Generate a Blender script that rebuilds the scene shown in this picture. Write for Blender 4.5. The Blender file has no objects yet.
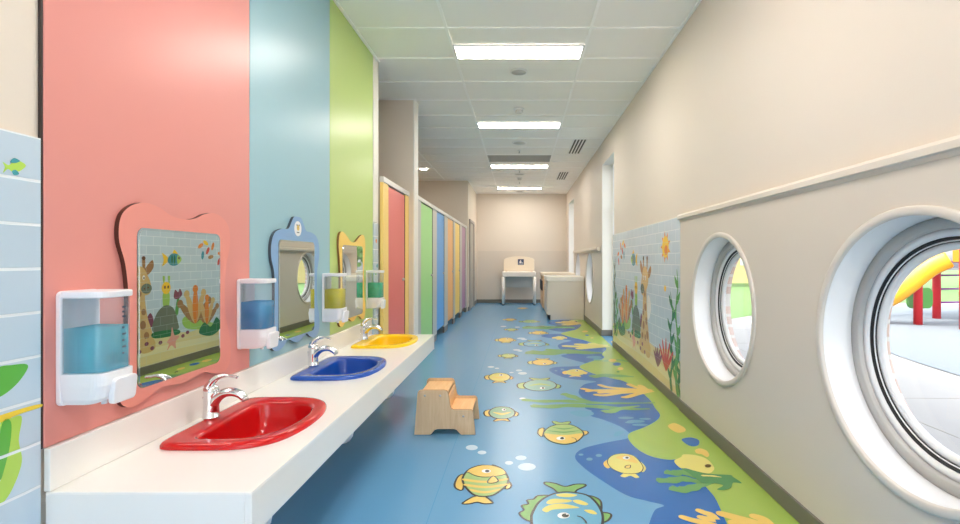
import bpy, bmesh, math, random
from mathutils import Vector, Matrix
random.seed(7)
PI = math.pi
scene = bpy.context.scene
COL = scene.collection

# ------------------------------------------------------------------ camera constants
F, VX, VY, CAMZ = 480.0, 520.0, 260.0, 1.24
HC = 3.16            # ceiling height
XR, XL = 1.324, -1.380

def on_floor(px, py, z=0.0):
    Y = F * (CAMZ - z) / (py - VY)
    return ((px - VX) * Y / F, Y)

# ------------------------------------------------------------------ materials
def lin(c):
    c = c / 255.0
    return c / 12.92 if c <= 0.04045 else ((c + 0.055) / 1.055) ** 2.4
def rgb(r, g, b): return (lin(r), lin(g), lin(b), 1.0)
MATS = {}
def mat(name, c, rough=0.5, metal=0.0, spec=0.5, bump=0.0, scale=60.0, var=0.0, coat=0.0):
    if name in MATS: return MATS[name]
    m = bpy.data.materials.new(name); m.use_nodes = True
    nt = m.node_tree; b = nt.nodes['Principled BSDF']
    b.inputs['Base Color'].default_value = rgb(*c)
    b.inputs['Roughness'].default_value = rough
    b.inputs['Metallic'].default_value = metal
    b.inputs['Specular IOR Level'].default_value = spec
    if coat:
        b.inputs['Coat Weight'].default_value = coat; b.inputs['Coat Roughness'].default_value = 0.05
    if bump or var:
        tc = nt.nodes.new('ShaderNodeTexCoord')
        n = nt.nodes.new('ShaderNodeTexNoise'); n.inputs['Scale'].default_value = scale; n.inputs['Detail'].default_value = 4
        nt.links.new(tc.outputs['Object'], n.inputs['Vector'])
        if bump:
            bp = nt.nodes.new('ShaderNodeBump'); bp.inputs['Strength'].default_value = bump; bp.inputs['Distance'].default_value = 0.002
            nt.links.new(n.outputs['Fac'], bp.inputs['Height']); nt.links.new(bp.outputs['Normal'], b.inputs['Normal'])
        if var:
            mx = nt.nodes.new('ShaderNodeMix'); mx.data_type = 'RGBA'
            k = rgb(*c)
            mx.inputs[6].default_value = tuple(v * (1 - var) for v in k[:3]) + (1,)
            mx.inputs[7].default_value = tuple(min(1, v * (1 + var)) for v in k[:3]) + (1,)
            nt.links.new(n.outputs['Fac'], mx.inputs[0]); nt.links.new(mx.outputs[2], b.inputs['Base Color'])
    MATS[name] = m
    return m

def emis(name, c, s):
    m = bpy.data.materials.new(name); m.use_nodes = True
    b = m.node_tree.nodes['Principled BSDF']
    b.inputs['Base Color'].default_value = (1, 1, 1, 1)
    b.inputs['Emission Color'].default_value = rgb(*c); b.inputs['Emission Strength'].default_value = s
    MATS[name] = m
    return m

def clear(name, tint=(255, 255, 255), body=None, frac=0.0, gloss=0.06, rough=0.02):
    """thin clear sheet: transparent + fresnel gloss (+ a share of coloured body)"""
    m = bpy.data.materials.new(name); m.use_nodes = True
    nt = m.node_tree; nt.nodes.clear()
    out = nt.nodes.new('ShaderNodeOutputMaterial')
    tr = nt.nodes.new('ShaderNodeBsdfTransparent'); tr.inputs['Color'].default_value = rgb(*tint)
    gl = nt.nodes.new('ShaderNodeBsdfGlossy'); gl.inputs['Roughness'].default_value = rough
    lw = nt.nodes.new('ShaderNodeLayerWeight'); lw.inputs['Blend'].default_value = 0.5
    pw = nt.nodes.new('ShaderNodeMath'); pw.operation = 'POWER'; pw.inputs[1].default_value = 4.0
    mr = nt.nodes.new('ShaderNodeMath'); mr.operation = 'MULTIPLY_ADD'; mr.inputs[1].default_value = gloss * 8; mr.inputs[2].default_value = gloss * 0.5
    mr.use_clamp = True
    nt.links.new(lw.outputs['Facing'], pw.inputs[0]); nt.links.new(pw.outputs[0], mr.inputs[0])
    base = tr.outputs[0]
    if body:
        df = nt.nodes.new('ShaderNodeBsdfTranslucent'); df.inputs['Color'].default_value = rgb(*body)
        d2 = nt.nodes.new('ShaderNodeBsdfDiffuse'); d2.inputs['Color'].default_value = rgb(*body)
        m0 = nt.nodes.new('ShaderNodeMixShader'); m0.inputs[0].default_value = 0.75
        nt.links.new(df.outputs[0], m0.inputs[1]); nt.links.new(d2.outputs[0], m0.inputs[2])
        m1 = nt.nodes.new('ShaderNodeMixShader'); m1.inputs[0].default_value = frac
        nt.links.new(tr.outputs[0], m1.inputs[1]); nt.links.new(m0.outputs[0], m1.inputs[2])
        base = m1.outputs[0]
    m2 = nt.nodes.new('ShaderNodeMixShader')
    nt.links.new(mr.outputs[0], m2.inputs[0]); nt.links.new(base, m2.inputs[1]); nt.links.new(gl.outputs[0], m2.inputs[2])
    nt.links.new(m2.outputs[0], out.inputs['Surface'])
    MATS[name] = m
    return m

def tile_mat(name, c, grout=(232, 236, 232), bw=0.2, bh=0.1, msize=0.004, var=0.03, off=0.5, zoff=0.0):
    """glazed wall tile on a plane facing +-X: grout grid over the printed colour"""
    m = bpy.data.materials.new(name); m.use_nodes = True
    nt = m.node_tree; b = nt.nodes['Principled BSDF']
    b.inputs['Roughness'].default_value = 0.22
    tc = nt.nodes.new('ShaderNodeTexCoord'); sp = nt.nodes.new('ShaderNodeSeparateXYZ'); cb = nt.nodes.new('ShaderNodeCombineXYZ')
    ad = nt.nodes.new('ShaderNodeMath'); ad.operation = 'ADD'; ad.inputs[1].default_value = zoff
    nt.links.new(tc.outputs['Object'], sp.inputs[0])
    nt.links.new(sp.outputs['Y'], cb.inputs['X']); nt.links.new(sp.outputs['Z'], ad.inputs[0]); nt.links.new(ad.outputs[0], cb.inputs['Y'])
    br = nt.nodes.new('ShaderNodeTexBrick'); br.offset = off
    br.inputs['Scale'].default_value = 1.0; br.inputs['Brick Width'].default_value = bw; br.inputs['Row Height'].default_value = bh
    br.inputs['Mortar Size'].default_value = msize; br.inputs['Mortar Smooth'].default_value = 0.3
    k = rgb(*c)
    br.inputs['Color1'].default_value = tuple(min(1, v * (1 + var)) for v in k[:3]) + (1,)
    br.inputs['Color2'].default_value = tuple(v * (1 - var) for v in k[:3]) + (1,)
    br.inputs['Mortar'].default_value = rgb(*grout)
    nt.links.new(cb.outputs[0], br.inputs['Vector']); nt.links.new(br.outputs['Color'], b.inputs['Base Color'])
    bp = nt.nodes.new('ShaderNodeBump'); bp.inputs['Strength'].default_value = 0.4; bp.inputs['Distance'].default_value = 0.003; bp.invert = True
    nt.links.new(br.outputs['Fac'], bp.inputs['Height']); nt.links.new(bp.outputs['Normal'], b.inputs['Normal'])
    MATS[name] = m
    return m

def wood_mat(name, c1, c2, axis='Y', rough=0.45):
    m = bpy.data.materials.new(name); m.use_nodes = True
    nt = m.node_tree; b = nt.nodes['Principled BSDF']; b.inputs['Roughness'].default_value = rough
    tc = nt.nodes.new('ShaderNodeTexCoord'); mp = nt.nodes.new('ShaderNodeMapping')
    mp.inputs['Scale'].default_value = {'X': (4, 40, 40), 'Y': (40, 4, 40), 'Z': (40, 40, 4)}[axis]
    n = nt.nodes.new('ShaderNodeTexNoise'); n.inputs['Scale'].default_value = 1.0; n.inputs['Detail'].default_value = 6; n.inputs['Distortion'].default_value = 1.2
    r = nt.nodes.new('ShaderNodeValToRGB'); r.color_ramp.elements[0].position = 0.3; r.color_ramp.elements[1].position = 0.7
    r.color_ramp.elements[0].color = rgb(*c1); r.color_ramp.elements[1].color = rgb(*c2)
    nt.links.new(tc.outputs['Object'], mp.inputs[0]); nt.links.new(mp.outputs[0], n.inputs['Vector'])
    nt.links.new(n.outputs['Fac'], r.inputs[0]); nt.links.new(r.outputs[0], b.inputs['Base Color'])
    MATS[name] = m
    return m

WALL = mat('wall_paint', (222, 211, 197), 0.55, bump=0.12, scale=140)
WAINS = mat('wainscot_paint', (214, 204, 191), 0.42, bump=0.06, scale=140)
WALLW = mat('white_wall_paint', (232, 229, 222), 0.5)
BASEB = mat('baseboard_vinyl', (112, 108, 100), 0.45)
CEILT = mat('ceiling_tile', (248, 246, 242), 0.85, bump=0.25, scale=260, var=0.02)
CEILG = mat('ceiling_grid_metal', (253, 252, 250), 0.4)
WHITE = mat('white_plastic', (238, 238, 238), 0.3)
WSOLID = mat('counter_solid_surface', (238, 236, 232), 0.22, var=0.02, scale=500)
DARK = mat('dark_gap', (40, 38, 36), 0.7)
BLACK = mat('black_rubber', (22, 22, 24), 0.5)
CHROME = mat('chrome', (225, 226, 228), 0.06, metal=1.0)
STEEL = mat('brushed_steel', (190, 190, 190), 0.3, metal=1.0)
MIRROR = mat('mirror_silver', (232, 238, 236), 0.0, metal=1.0)
ALU = mat('grey_aluminium', (178, 176, 172), 0.4, metal=0.2)
WFRAME = mat('white_frame_paint', (236, 236, 236), 0.35)
GLASS = clear('window_glass', (250, 252, 252), gloss=0.06)
TANK = clear('clear_tank', (248, 250, 252), body=(236, 240, 248), frac=0.10, gloss=0.06, rough=0.05)

# ------------------------------------------------------------------ mesh helper
class MB:
    def __init__(s): s.v, s.f, s.m, s.mats, s.sm = [], [], [], [], []
    def mi(s, m):
        if m not in s.mats: s.mats.append(m)
        return s.mats.index(m)
    def face(s, pts, m, smooth=False):
        i = len(s.v); s.v += [tuple(p) for p in pts]; s.f.append(list(range(i, i + len(pts)))); s.m.append(s.mi(m)); s.sm.append(smooth)
    def add(s, verts, faces, m, smooth=False):
        i = len(s.v); s.v += [tuple(p) for p in verts]
        for f in faces: s.f.append([i + k for k in f]); s.m.append(s.mi(m)); s.sm.append(smooth)
    def box(s, x0, x1, y0, y1, z0, z1, m, rot=None):
        v = [(x, y, z) for x in (x0, x1) for y in (y0, y1) for z in (z0, z1)]
        if rot: v = [tuple(rot @ Vector(p)) for p in v]
        s.add(v, [(0, 1, 3, 2), (4, 6, 7, 5), (0, 4, 5, 1), (2, 3, 7, 6), (0, 2, 6, 4), (1, 5, 7, 3)], m)
    def rings(s, rs, m, closed=True, cap0=True, cap1=True, smooth=True):
        n = len(rs[0]); v = [p for r in rs for p in r]; f = []
        for a in range(len(rs) - 1):
            for k in range(n if closed else n - 1):
                j = (k + 1) % n
                f.append((a * n + k, a * n + j, (a + 1) * n + j, (a + 1) * n + k))
        if cap0: f.append(tuple(range(n - 1, -1, -1)))
        if cap1: f.append(tuple((len(rs) - 1) * n + k for k in range(n)))
        s.add(v, f, m, smooth)
    def tube(s, pts, rad, m, n=14, cap=True, flat=1.0):
        pts = [Vector(p) for p in pts]
        if not isinstance(rad, (list, tuple)): rad = [rad] * len(pts)
        rs = []; up = None
        for i, p in enumerate(pts):
            t = (pts[min(i + 1, len(pts) - 1)] - pts[max(i - 1, 0)]).normalized()
            if up is None:
                up = t.orthogonal().normalized() if abs(t.y) > 0.9 else (Vector((0, 1, 0)) - t * t.y).normalized()
            else: up = (up - t * up.dot(t)).normalized()
            sd = t.cross(up)
            rs.append([p + up * (rad[i] * math.cos(2 * PI * k / n)) + sd * (rad[i] * flat * math.sin(2 * PI * k / n)) for k in range(n)])
        s.rings(rs, m, cap0=cap, cap1=cap)
    def lathe(s, c, prof, m, n=32, axis='Z', cap=True):
        rs = []
        for r, h in prof:
            ring = []
            for k in range(n):
                a = 2 * PI * k / n; u, w = r * math.cos(a), r * math.sin(a)
                d = {'Z': (u, w, h), 'X': (h, u, w), 'Y': (u, h, w)}[axis]
                ring.append((c[0] + d[0], c[1] + d[1], c[2] + d[2]))
            rs.append(ring)
        s.rings(rs, m, cap0=cap, cap1=cap)
    def prism(s, poly, fn, d0, d1, m, mside=None, smooth=False):
        """poly 2D; fn(u,v,d)->xyz"""
        a = [fn(u, v, d0) for u, v in poly]; b = [fn(u, v, d1) for u, v in poly]; n = len(poly)
        s.face(a[::-1], m); s.face(b, m)
        s.add(a + b, [(k, (k + 1) % n, n + (k + 1) % n, n + k) for k in range(n)], mside or m, smooth)
    def build(s, name, parent=None, bevel=0.0, seg=2, merge=True, subsurf=0, auto=True):
        me = bpy.data.meshes.new(name); me.from_pydata(s.v, [], s.f)
        for m in s.mats: me.materials.append(m)
        for p, i, sm in zip(me.polygons, s.m, s.sm): p.material_index = i; p.use_smooth = sm
        bm = bmesh.new(); bm.from_mesh(me)
        if merge: bmesh.ops.remove_doubles(bm, verts=bm.verts, dist=1e-5)
        bmesh.ops.recalc_face_normals(bm, faces=bm.faces) if merge else None
        bm.to_mesh(me); bm.free()
        o = bpy.data.objects.new(name, me); COL.objects.link(o)
        if parent: o.parent = parent
        if bevel:
            b = o.modifiers.new('bevel', 'BEVEL'); b.width = bevel; b.segments = seg; b.limit_method = 'ANGLE'; b.angle_limit = math.radians(40)
            b.harden_normals = False
        if subsurf:
            d = o.modifiers.new('sub', 'SUBSURF'); d.levels = subsurf; d.render_levels = subsurf
        return o

def tag(o, label, cat, group=None, kind=None):
    o['label'] = label
    o['category'] = cat
    if group: o['group'] = group
    if kind: o['kind'] = kind
    return o
def empty(name, loc, label=None, cat=None, group=None, kind=None):
    o = bpy.data.objects.new(name, None); COL.objects.link(o); o.location = loc; o.empty_display_size = 0.05
    if label: tag(o, label, cat, group, kind)
    return o
def copy_tree(o, parent=None):
    c = o.copy(); COL.objects.link(c); c.parent = parent
    for ch in list(o.children): copy_tree(ch, c)
    return c
def catmull(pts, n=8, closed=True):
    out = []; N = len(pts)
    for i in range(N if closed else N - 1):
        g = lambda k: pts[k % N] if closed else pts[max(0, min(N - 1, k))]
        p0, p1, p2, p3 = g(i - 1), g(i), g(i + 1), g(i + 2)
        for k in range(n):
            t = k / n
            out.append(tuple(0.5 * ((2 * p1[d]) + (-p0[d] + p2[d]) * t + (2 * p0[d] - 5 * p1[d] + 4 * p2[d] - p3[d]) * t * t + (-p0[d] + 3 * p1[d] - 3 * p2[d] + p3[d]) * t ** 3) for d in range(len(p1))))
    if not closed: out.append(tuple(pts[-1]))
    return out
def rrect(u0, u1, v0, v1, r, n=6):
    o = []
    for cu, cv, a0 in ((u1 - r, v1 - r, 0), (u0 + r, v1 - r, 90), (u0 + r, v0 + r, 180), (u1 - r, v0 + r, 270)):
        for k in range(n + 1):
            a = math.radians(a0 + 90 * k / n); o.append((cu + r * math.cos(a), cv + r * math.sin(a)))
    return o
def circle(cu, cv, r, n=64): return [(cu + r * math.cos(2 * PI * k / n), cv + r * math.sin(2 * PI * k / n)) for k in range(n)]
def plate(mb, fn, u0, u1, v0, v1, holes, m):
    """flat rectangle with holes; hole = (ua, ub, va, vb, outline or None) inside its own u-strip"""
    holes = sorted(holes, key=lambda h: h[0]); u = u0
    Q = lambda a, b, c, d: mb.face([fn(a, c), fn(b, c), fn(b, d), fn(a, d)], m) if b - a > 1e-6 and d - c > 1e-6 else None
    for ua, ub, va, vb, ol in holes:
        Q(u, ua, v0, v1); Q(ua, ub, v0, va); Q(ua, ub, vb, v1); u = ub
        if ol:
            cu, cv = sum(p[0] for p in ol) / len(ol), sum(p[1] for p in ol) / len(ol)
            n = len(ol)
            def ray(p):
                du, dv = p[0] - cu, p[1] - cv; t = 1e9
                if du > 1e-9: t = min(t, (ub - cu) / du)
                if du < -1e-9: t = min(t, (ua - cu) / du)
                if dv > 1e-9: t = min(t, (vb - cv) / dv)
                if dv < -1e-9: t = min(t, (va - cv) / dv)
                return (cu + du * t, cv + dv * t)
            bd = [ray(p) for p in ol]
            for k in range(n):
                j = (k + 1) % n; a, b = bd[k], bd[j]; q = [a]
                if abs(a[0] - b[0]) > 1e-6 and abs(a[1] - b[1]) > 1e-6:   # crosses a corner
                    c = (ua if min(abs(a[0] - ua), abs(b[0] - ua)) < 1e-6 else ub, va if min(abs(a[1] - va), abs(b[1] - va)) < 1e-6 else vb)
                    q.append(c)
                q += [b, ol[j], ol[k]]
                mb.face([fn(*p) for p in q], m)
    Q(u, u1, v0, v1)

YB = 13.9      # back wall
YF = -2.6      # wall behind the camera
CIRC = [(1.63, 0.92), (3.19, 0.92), (9.2, 0.905), (11.05, 0.905)]
TALL = [(6.86, 7.84), (11.95, 13.2)]
RW = 0.47

# ------------------------------------------------------------------ setting: right wall
XW = XR + 0.02            # painted wall plane
XG, XO = XR + 0.135, XR + 0.265
fx = lambda X: (lambda u, v: (X, u, v))
mb = MB()
hs = [(y - 0.55, y + 0.55, z - 0.55, z + 0.55, circle(y, z, RW)) for y, z in CIRC] + [(a, b, 0.0, 2.79, None) for a, b in TALL]
plate(mb, fx(XW), YF, YB, 0, HC + 0.25, hs, WALL)
for a, b in TALL:         # jambs and head of the deep openings
    XD = XW + 0.242
    mb.face([(XW, b, 0), (XD, b, 0), (XD, b, 2.79), (XW, b, 2.79)], WALLW)
    mb.face([(XW, a, 0), (XD, a, 0), (XD, a, 2.79), (XW, a, 2.79)], WALLW)
    mb.face([(XW, a, 2.79), (XD, a, 2.79), (XD, b, 2.79), (XW, b, 2.79)], WALLW)
wr = mb.build('wall_right'); tag(wr, 'long beige painted wall with round windows and tall openings', 'wall', kind='structure')
# wainscot layer of the near half, proud of the wall, and of the far half
mb = MB()
plate(mb, fx(XR), YF, 3.965, 0, 1.575, hs[:2], WAINS)
mb.face([(XR, 3.965, 0), (XW, 3.965, 0), (XW, 3.965, 1.575), (XR, 3.965, 1.575)], WAINS)
tag(mb.build('trim_3'), 'smooth beige wainscot around the two near porthole windows', 'wainscot', kind='structure')
mb = MB()
plate(mb, fx(XW - 0.006), 7.84, 11.95, 0, 1.48, hs[2:4], WAINS)
tag(mb.build('trim_4'), 'smooth beige wainscot around the two far porthole windows', 'wainscot', kind='structure')
# outer leaf in brick
BR = tile_mat('brick', (196, 170, 156), (205, 200, 192), 0.22, 0.075, 0.012, 0.12)
mb = MB()
plate(mb, fx(XO), YF, YB + 1, -0.3, 3.7, [(y - 0.55, y + 0.55, z - 0.55, z + 0.55, circle(y, z, 0.435)) for y, z in CIRC] + [(a, b, -0.05, 2.79, None) for a, b in TALL], BR)
for y, z in CIRC:
    c0 = circle(y, z, 0.435)
    mb.rings([[(XG + 0.03, *p) for p in c0], [(XO, *p) for p in c0]], BR, cap0=False, cap1=False)
mb.build('brick_leaf', wr)

# round windows
def ringpart(name, prof, y, z, m, parent, n=72):
    mb = MB(); mb.lathe((0, 0, 0), prof, m, n, 'X', cap=False); return mb.build(name, parent)
TRIMM = mat('window_trim_paint', (214, 206, 196), 0.4)
def round_window(i, y, z, lab):
    w = empty('window_%d' % i, (0, y, z), lab, 'window', 'round porthole windows', 'structure')
    a = XR if i < 3 else XW - 0.006
    ringpart('window_trim', [(RW, a + 0.004), (RW, a - 0.009), (RW + 0.005, a - 0.013), (0.497, a - 0.013), (0.503, a - 0.009), (0.503, a + 0.004)], y, z, TRIMM, w)
    ringpart('reveal', [(RW, a + 0.002), (RW, XG + 0.01)], y, z, WFRAME, w)
    ringpart('window_frame', [(RW, XG), (RW - 0.002, XG - 0.012), (0.435, XG - 0.012), (0.428, XG - 0.006), (0.428, XG + 0.02), (0.41, XG + 0.024)], y, z, ALU, w)
    ringpart('inner_frame', [(0.428, XG + 0.016), (0.426, XG + 0.01), (0.402, XG + 0.014), (0.40, XG + 0.03)], y, z, WFRAME, w)
    ringpart('gasket', [(0.402, XG + 0.026), (0.398, XG + 0.02), (0.393, XG + 0.022), (0.391, XG + 0.036), (0.387, XG + 0.03), (0.381, XG + 0.034), (0.381, XG + 0.044)], y, z, BLACK, w)
    ringpart('glazing_bead', [(0.391, XG + 0.034), (0.388, XG + 0.028), (0.385, XG + 0.028), (0.384, XG + 0.036)], y, z, WFRAME, w)
    ringpart('sash', [(0.383, XG + 0.04), (0.381, XG + 0.036), (0.362, XG + 0.044), (0.358, XG + 0.06)], y, z, WFRAME, w)
    mb = MB(); mb.face([(XG + 0.05, *p) for p in circle(0, 0, 0.40)], GLASS); mb.build('pane', w)
round_window(1, *CIRC[0], 'large round porthole window looking onto the playground slide')
round_window(2, *CIRC[1], 'round porthole window just beside the animal tile mural')
round_window(3, *CIRC[2], 'round porthole window above the end of the beige cabinet')
round_window(4, *CIRC[3], 'farthest round porthole window, beyond the front beige cabinet')
for i, (a, b) in enumerate(TALL):
    w = empty('window_%d' % (5 + i), (XW + 0.17, (a + b) / 2, 0), ['tall narrow window opening between the tile mural and the far wainscot', 'tall narrow window opening near the back wall'][i], 'window', None, 'structure')
    h = (b - a) / 2
    mb = MB()
    for y0, y1, z0, z1 in ((-h, -h + 0.06, 0, 2.79), (h - 0.06, h, 0, 2.79), (-h + 0.06, h - 0.06, 2.73, 2.79), (-h + 0.06, h - 0.06, 0, 0.07), (-h + 0.06, h - 0.06, 2.05, 2.11)):
        mb.box(0, 0.06, y0, y1, z0, z1, WFRAME)
    mb.build('window_frame', w)
    mb = MB(); mb.face([(0.03, -h + 0.05, 0.05), (0.03, h - 0.05, 0.05), (0.03, h - 0.05, 2.75), (0.03, -h + 0.05, 2.75)], GLASS); mb.build('pane', w)

# rails
def rail(name, y0, y1, z, x, hh, dd, lab):
    mb = MB()
    prof = [(0, -hh), (dd * 0.55, -hh), (dd * 0.6, -hh * 0.72), (dd, -hh * 0.66), (dd, -0.012), (dd - 0.006, 0), (0, 0)]
    mb.prism(prof, lambda u, v, d: (x - u, d, z + v), y0, y1, WALL)
    o = mb.build(name); tag(o, lab, 'trim', kind='structure')
rail('trim_1', YF, 3.97, 1.612, XW, 0.055, 0.045, 'beige wall cap rail running above the near porthole windows')
rail('trim_2', 8.0, 11.6, 1.46, XW - 0.006, 0.07, 0.06, 'beige handrail above the far porthole windows')

# baseboards
def bboard(name, segs, lab):
    mb = MB()
    for x0, x1, y0, y1, h in segs: mb.box(x0, x1, y0, y1, 0.002, h, BASEB)
    o = mb.build(name, bevel=0.004); tag(o, lab, 'baseboard', kind='structure')
bboard('baseboard_right', [(XR - 0.012, XR + 0.004, YF, 3.965, 0.092), (XR - 0.004, XW + 0.01, 3.965, 6.86, 0.092), (XW - 0.02, XW, 7.83, 11.96, 0.1), (XW - 0.02, XW + 0.165, 7.828, 7.84, 0.1), (XW - 0.014, XW, 13.2, YB, 0.1)], 'dark grey baseboard along the porthole wall')
bboard('baseboard_back', [(-1.25, XW, YB - 0.012, YB + 0.004, 0.1)], 'dark grey baseboard behind the changing table')

# back wall, wall behind camera, left outer wall
mb = MB(); mb.box(-3.2, XO, YB, YB + 0.2, -0.1, HC + 0.25, WALL); bw = mb.build('wall_back'); tag(bw, 'beige end wall of the corridor', 'wall', kind='structure')
mb = MB(); mb.box(-1.22, XW, YB - 0.008, YB + 0.004, 0.1, 1.5, WAINS); mb.build('wainscot', bw)
mb = MB()
for x0, x1, z0, z1 in ((-3.2, -1.25, -0.1, HC + 0.25), (1.2, XO, -0.1, HC + 0.25), (-1.25, 1.2, 2.85, HC + 0.25), (-1.25, 1.2, -0.1, 0.1)): mb.box(x0, x1, YF - 0.2, YF, z0, z1, WALLW)
tag(mb.build('wall_front'), 'unseen end wall with a glazed opening added to let daylight in', 'wall', kind='structure')
w = empty('window_7', (0, YF - 0.1, 0), 'unseen glazed opening added at the viewing end to let daylight in', 'window', None, 'structure')  # opening added behind the camera; its daylight brightens the room and ceiling
mb = MB()
for x0, x1, z0, z1 in ((-1.25, -1.19, 0.1, 2.85), (1.14, 1.2, 0.1, 2.85), (-0.03, 0.03, 0.16, 2.79), (-1.19, 1.14, 2.79, 2.85), (-1.19, 1.14, 0.1, 0.16)): mb.box(x0, x1, -0.03, 0.03, z0, z1, WFRAME)
mb.build('window_frame', w)
mb = MB(); mb.face([(-1.2, 0, 0.15), (1.15, 0, 0.15), (1.15, 0, 2.8), (-1.2, 0, 2.8)], GLASS); mb.build('pane', w)
mb = MB(); mb.box(-3.2, -3.0, YF, YB, -0.1, HC + 0.25, WALL); tag(mb.build('wall_left'), 'outer wall behind the toilet stalls', 'wall', kind='structure')
# vanity wall
XLW = XL - 0.012
mb = MB()
mb.box(-1.6, XLW, YF, 4.66, 0, HC + 0.01, WALL)
vw = mb.build('wall_vanity'); tag(vw, 'wall carrying the colour panels and the wash counter', 'wall', kind='structure')
mb = MB(); mb.box(XLW - 0.05, XL + 0.004, 4.506, 4.665, 1.6, HC, WALLW); mb.build('end_trim', vw)
mb = MB(); mb.box(-1.6, XLW + 0.01, 4.66, 4.668, 0, HC, WALLW); mb.build('end_return', vw)
# piers beside the stalls
mb = MB(); mb.box(-3.0, -1.28, 5.76, 5.96, 0, HC, WALL); pr = mb.build('wall_pier'); tag(pr, 'beige full height wall end between the two rows of stalls', 'wall', kind='structure')
mb = MB(); mb.box(-1.282, -1.266, 5.752, 5.968, 0.0, HC, WALLW); mb.build('corner_guard', pr)
mb = MB(); mb.box(-3.0, -1.26, 11.6, YB, 0, HC, WALL); sw = mb.build('wall_side'); tag(sw, 'beige wall beyond the purple stall door', 'wall', kind='structure')
mb = MB(); mb.box(-1.262, -1.252, 11.6, YB, 0.1, 1.5, WAINS); mb.build('wainscot', sw)
bboard('baseboard_left', [(-1.262, -1.244, 11.59, 11.8, 0.1), (-1.262, -1.244, 12.95, YB, 0.1)], 'dark grey baseboard by the far grey door')
d1 = empty('door_1', (-1.255, 12.35, 0), 'grey door in the side wall near the far end', 'door', None, 'structure')
DGREY = mat('door_grey', (158, 152, 146), 0.45)
mb = MB()
for y0, y1, z0, z1 in ((-0.55, -0.48, 0, 2.25), (0.48, 0.55, 0, 2.25), (-0.48, 0.48, 2.18, 2.25)): mb.box(0, 0.035, y0, y1, z0, z1, DGREY)
mb.build('door_frame', d1, bevel=0.003)
mb = MB(); mb.box(0.0, 0.012, -0.47, 0.47, 0.01, 2.17, mat('door_leaf', (176, 168, 158), 0.45)); mb.build('door_leaf', d1)
mb = MB(); mb.tube([(0.012, -0.4, 1.0), (0.06, -0.4, 1.0), (0.06, -0.29, 1.0)], 0.009, STEEL, 8); mb.build('door_handle', d1)

# ------------------------------------------------------------------ ceiling
mb = MB(); mb.box(-3.2, XO + 0.3, YF - 0.2, YB + 0.2, HC + 0.006, HC + 0.3, CEILT)
ce = mb.build('ceiling'); tag(ce, 'white suspended tile ceiling', 'ceiling', kind='structure')
mb = MB()
ys = [3.98 + 0.6 * k for k in range(-11, 17)]
for y in ys: mb.box(-3.0, XW, y - 0.012, y + 0.012, HC - 0.002, HC + 0.008, CEILG)
for x in (-1.815, -0.612, 0.588): mb.box(x - 0.012, x + 0.012, YF, YB, HC - 0.0015, HC + 0.008, CEILG)
for x0, x1, y0, y1 in ((XW - 0.022, XW, YF, YB), (XL, XL + 0.022, YF, 4.66), (-1.28, -1.258, 5.76, 5.96), (-1.26, XW, YB - 0.022, YB), (-1.26, -1.238, 11.6, YB), (-3.0, -1.24, 5.735, 5.76), (-3.0, -1.26, 11.575, 11.6)):
    mb.box(x0, x1, y0, y1, HC - 0.003, HC + 0.008, CEILG)
mb.build('ceiling_grid', ce)

# ------------------------------------------------------------------ floor with its printed pattern
def fl(name, c, r=0.24): return mat(name, c, r, spec=0.65)
FB = fl('vinyl_blue', (102, 160, 202)); FD = fl('vinyl_deep_blue', (26, 102, 178)); FG = fl('vinyl_green', (160, 188, 88))
FY = fl('print_yellow', (232, 198, 104)); FLG = fl('print_light_green', (164, 194, 122)); FSG = fl('print_sea_green', (104, 160, 92))
FBF = fl('print_fish_blue', (108, 172, 202)); FW = fl('print_white', (240, 242, 240)); FK = fl('print_outline', (52, 56, 52))
FBU = fl('print_bubble', (186, 214, 232)); FPY = fl('print_pale_yellow', (224, 214, 120)); FFI = fl('print_fin_green', (128, 178, 104))
FTL = fl('print_teal', (92, 160, 196)); FDG = fl('print_deep_green', (76, 140, 84))
mb = MB()
mb.face([(-3.2, YF - 0.1, 0), (XO, YF - 0.1, 0), (XO, YB + 0.1, 0), (-3.2, YB + 0.1, 0)], FB)
# welded seam lines of the sheet vinyl
SEAM = fl('vinyl_seam', (82, 150, 198))
for x in (-0.44,): mb.face([(x - 0.002, YF, 0.0003), (x + 0.002, YF, 0.0003), (x + 0.002, YB, 0.0003), (x - 0.002, YB, 0.0003)], SEAM)
NF = [0]
def fpoly(pts, m, lay, closed=True, n=6, smooth=True):
    NF[0] += 1; lay += NF[0] * 0.004
    w = [on_floor(*p) for p in pts]
    if smooth: w = catmull(w, n)
    mb.face([(x, y, 0.0004 * lay) for x, y in w], m); return w
def fline(w, wid, m, lay, closed=True):
    N = len(w); z = 0.0004 * lay
    L, R = [], []
    for i in range(N):
        a, b = (w[(i - 1) % N], w[(i + 1) % N]) if closed else (w[max(0, i - 1)], w[min(N - 1, i + 1)])
        t = Vector((b[0] - a[0], b[1] - a[1])); t = t.normalized() if t.length > 1e-9 else Vector((1, 0)); nn = Vector((-t.y, t.x)) * wid / 2
        L.append((w[i][0] + nn.x, w[i][1] + nn.y, z)); R.append((w[i][0] - nn.x, w[i][1] - nn.y, z))
    for i in range(N if closed else N - 1):
        j = (i + 1) % N; mb.face([L[i], L[j], R[j], R[i]], m)
def foutl(pts, m, lay, wid=0.011, n=6):
    w = fpoly(pts, m, lay, n=n); fline(w, wid, FK, lay + 1)
def ell(cx, cy, rx, ry, n=20): return [(cx + rx * math.cos(2 * PI * k / n), cy + ry * math.sin(2 * PI * k / n)) for k in range(n)]
def fell(cx, cy, rx, ry, m, lay): fpoly(ell(cx, cy, rx, ry), m, lay, smooth=False)
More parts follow.
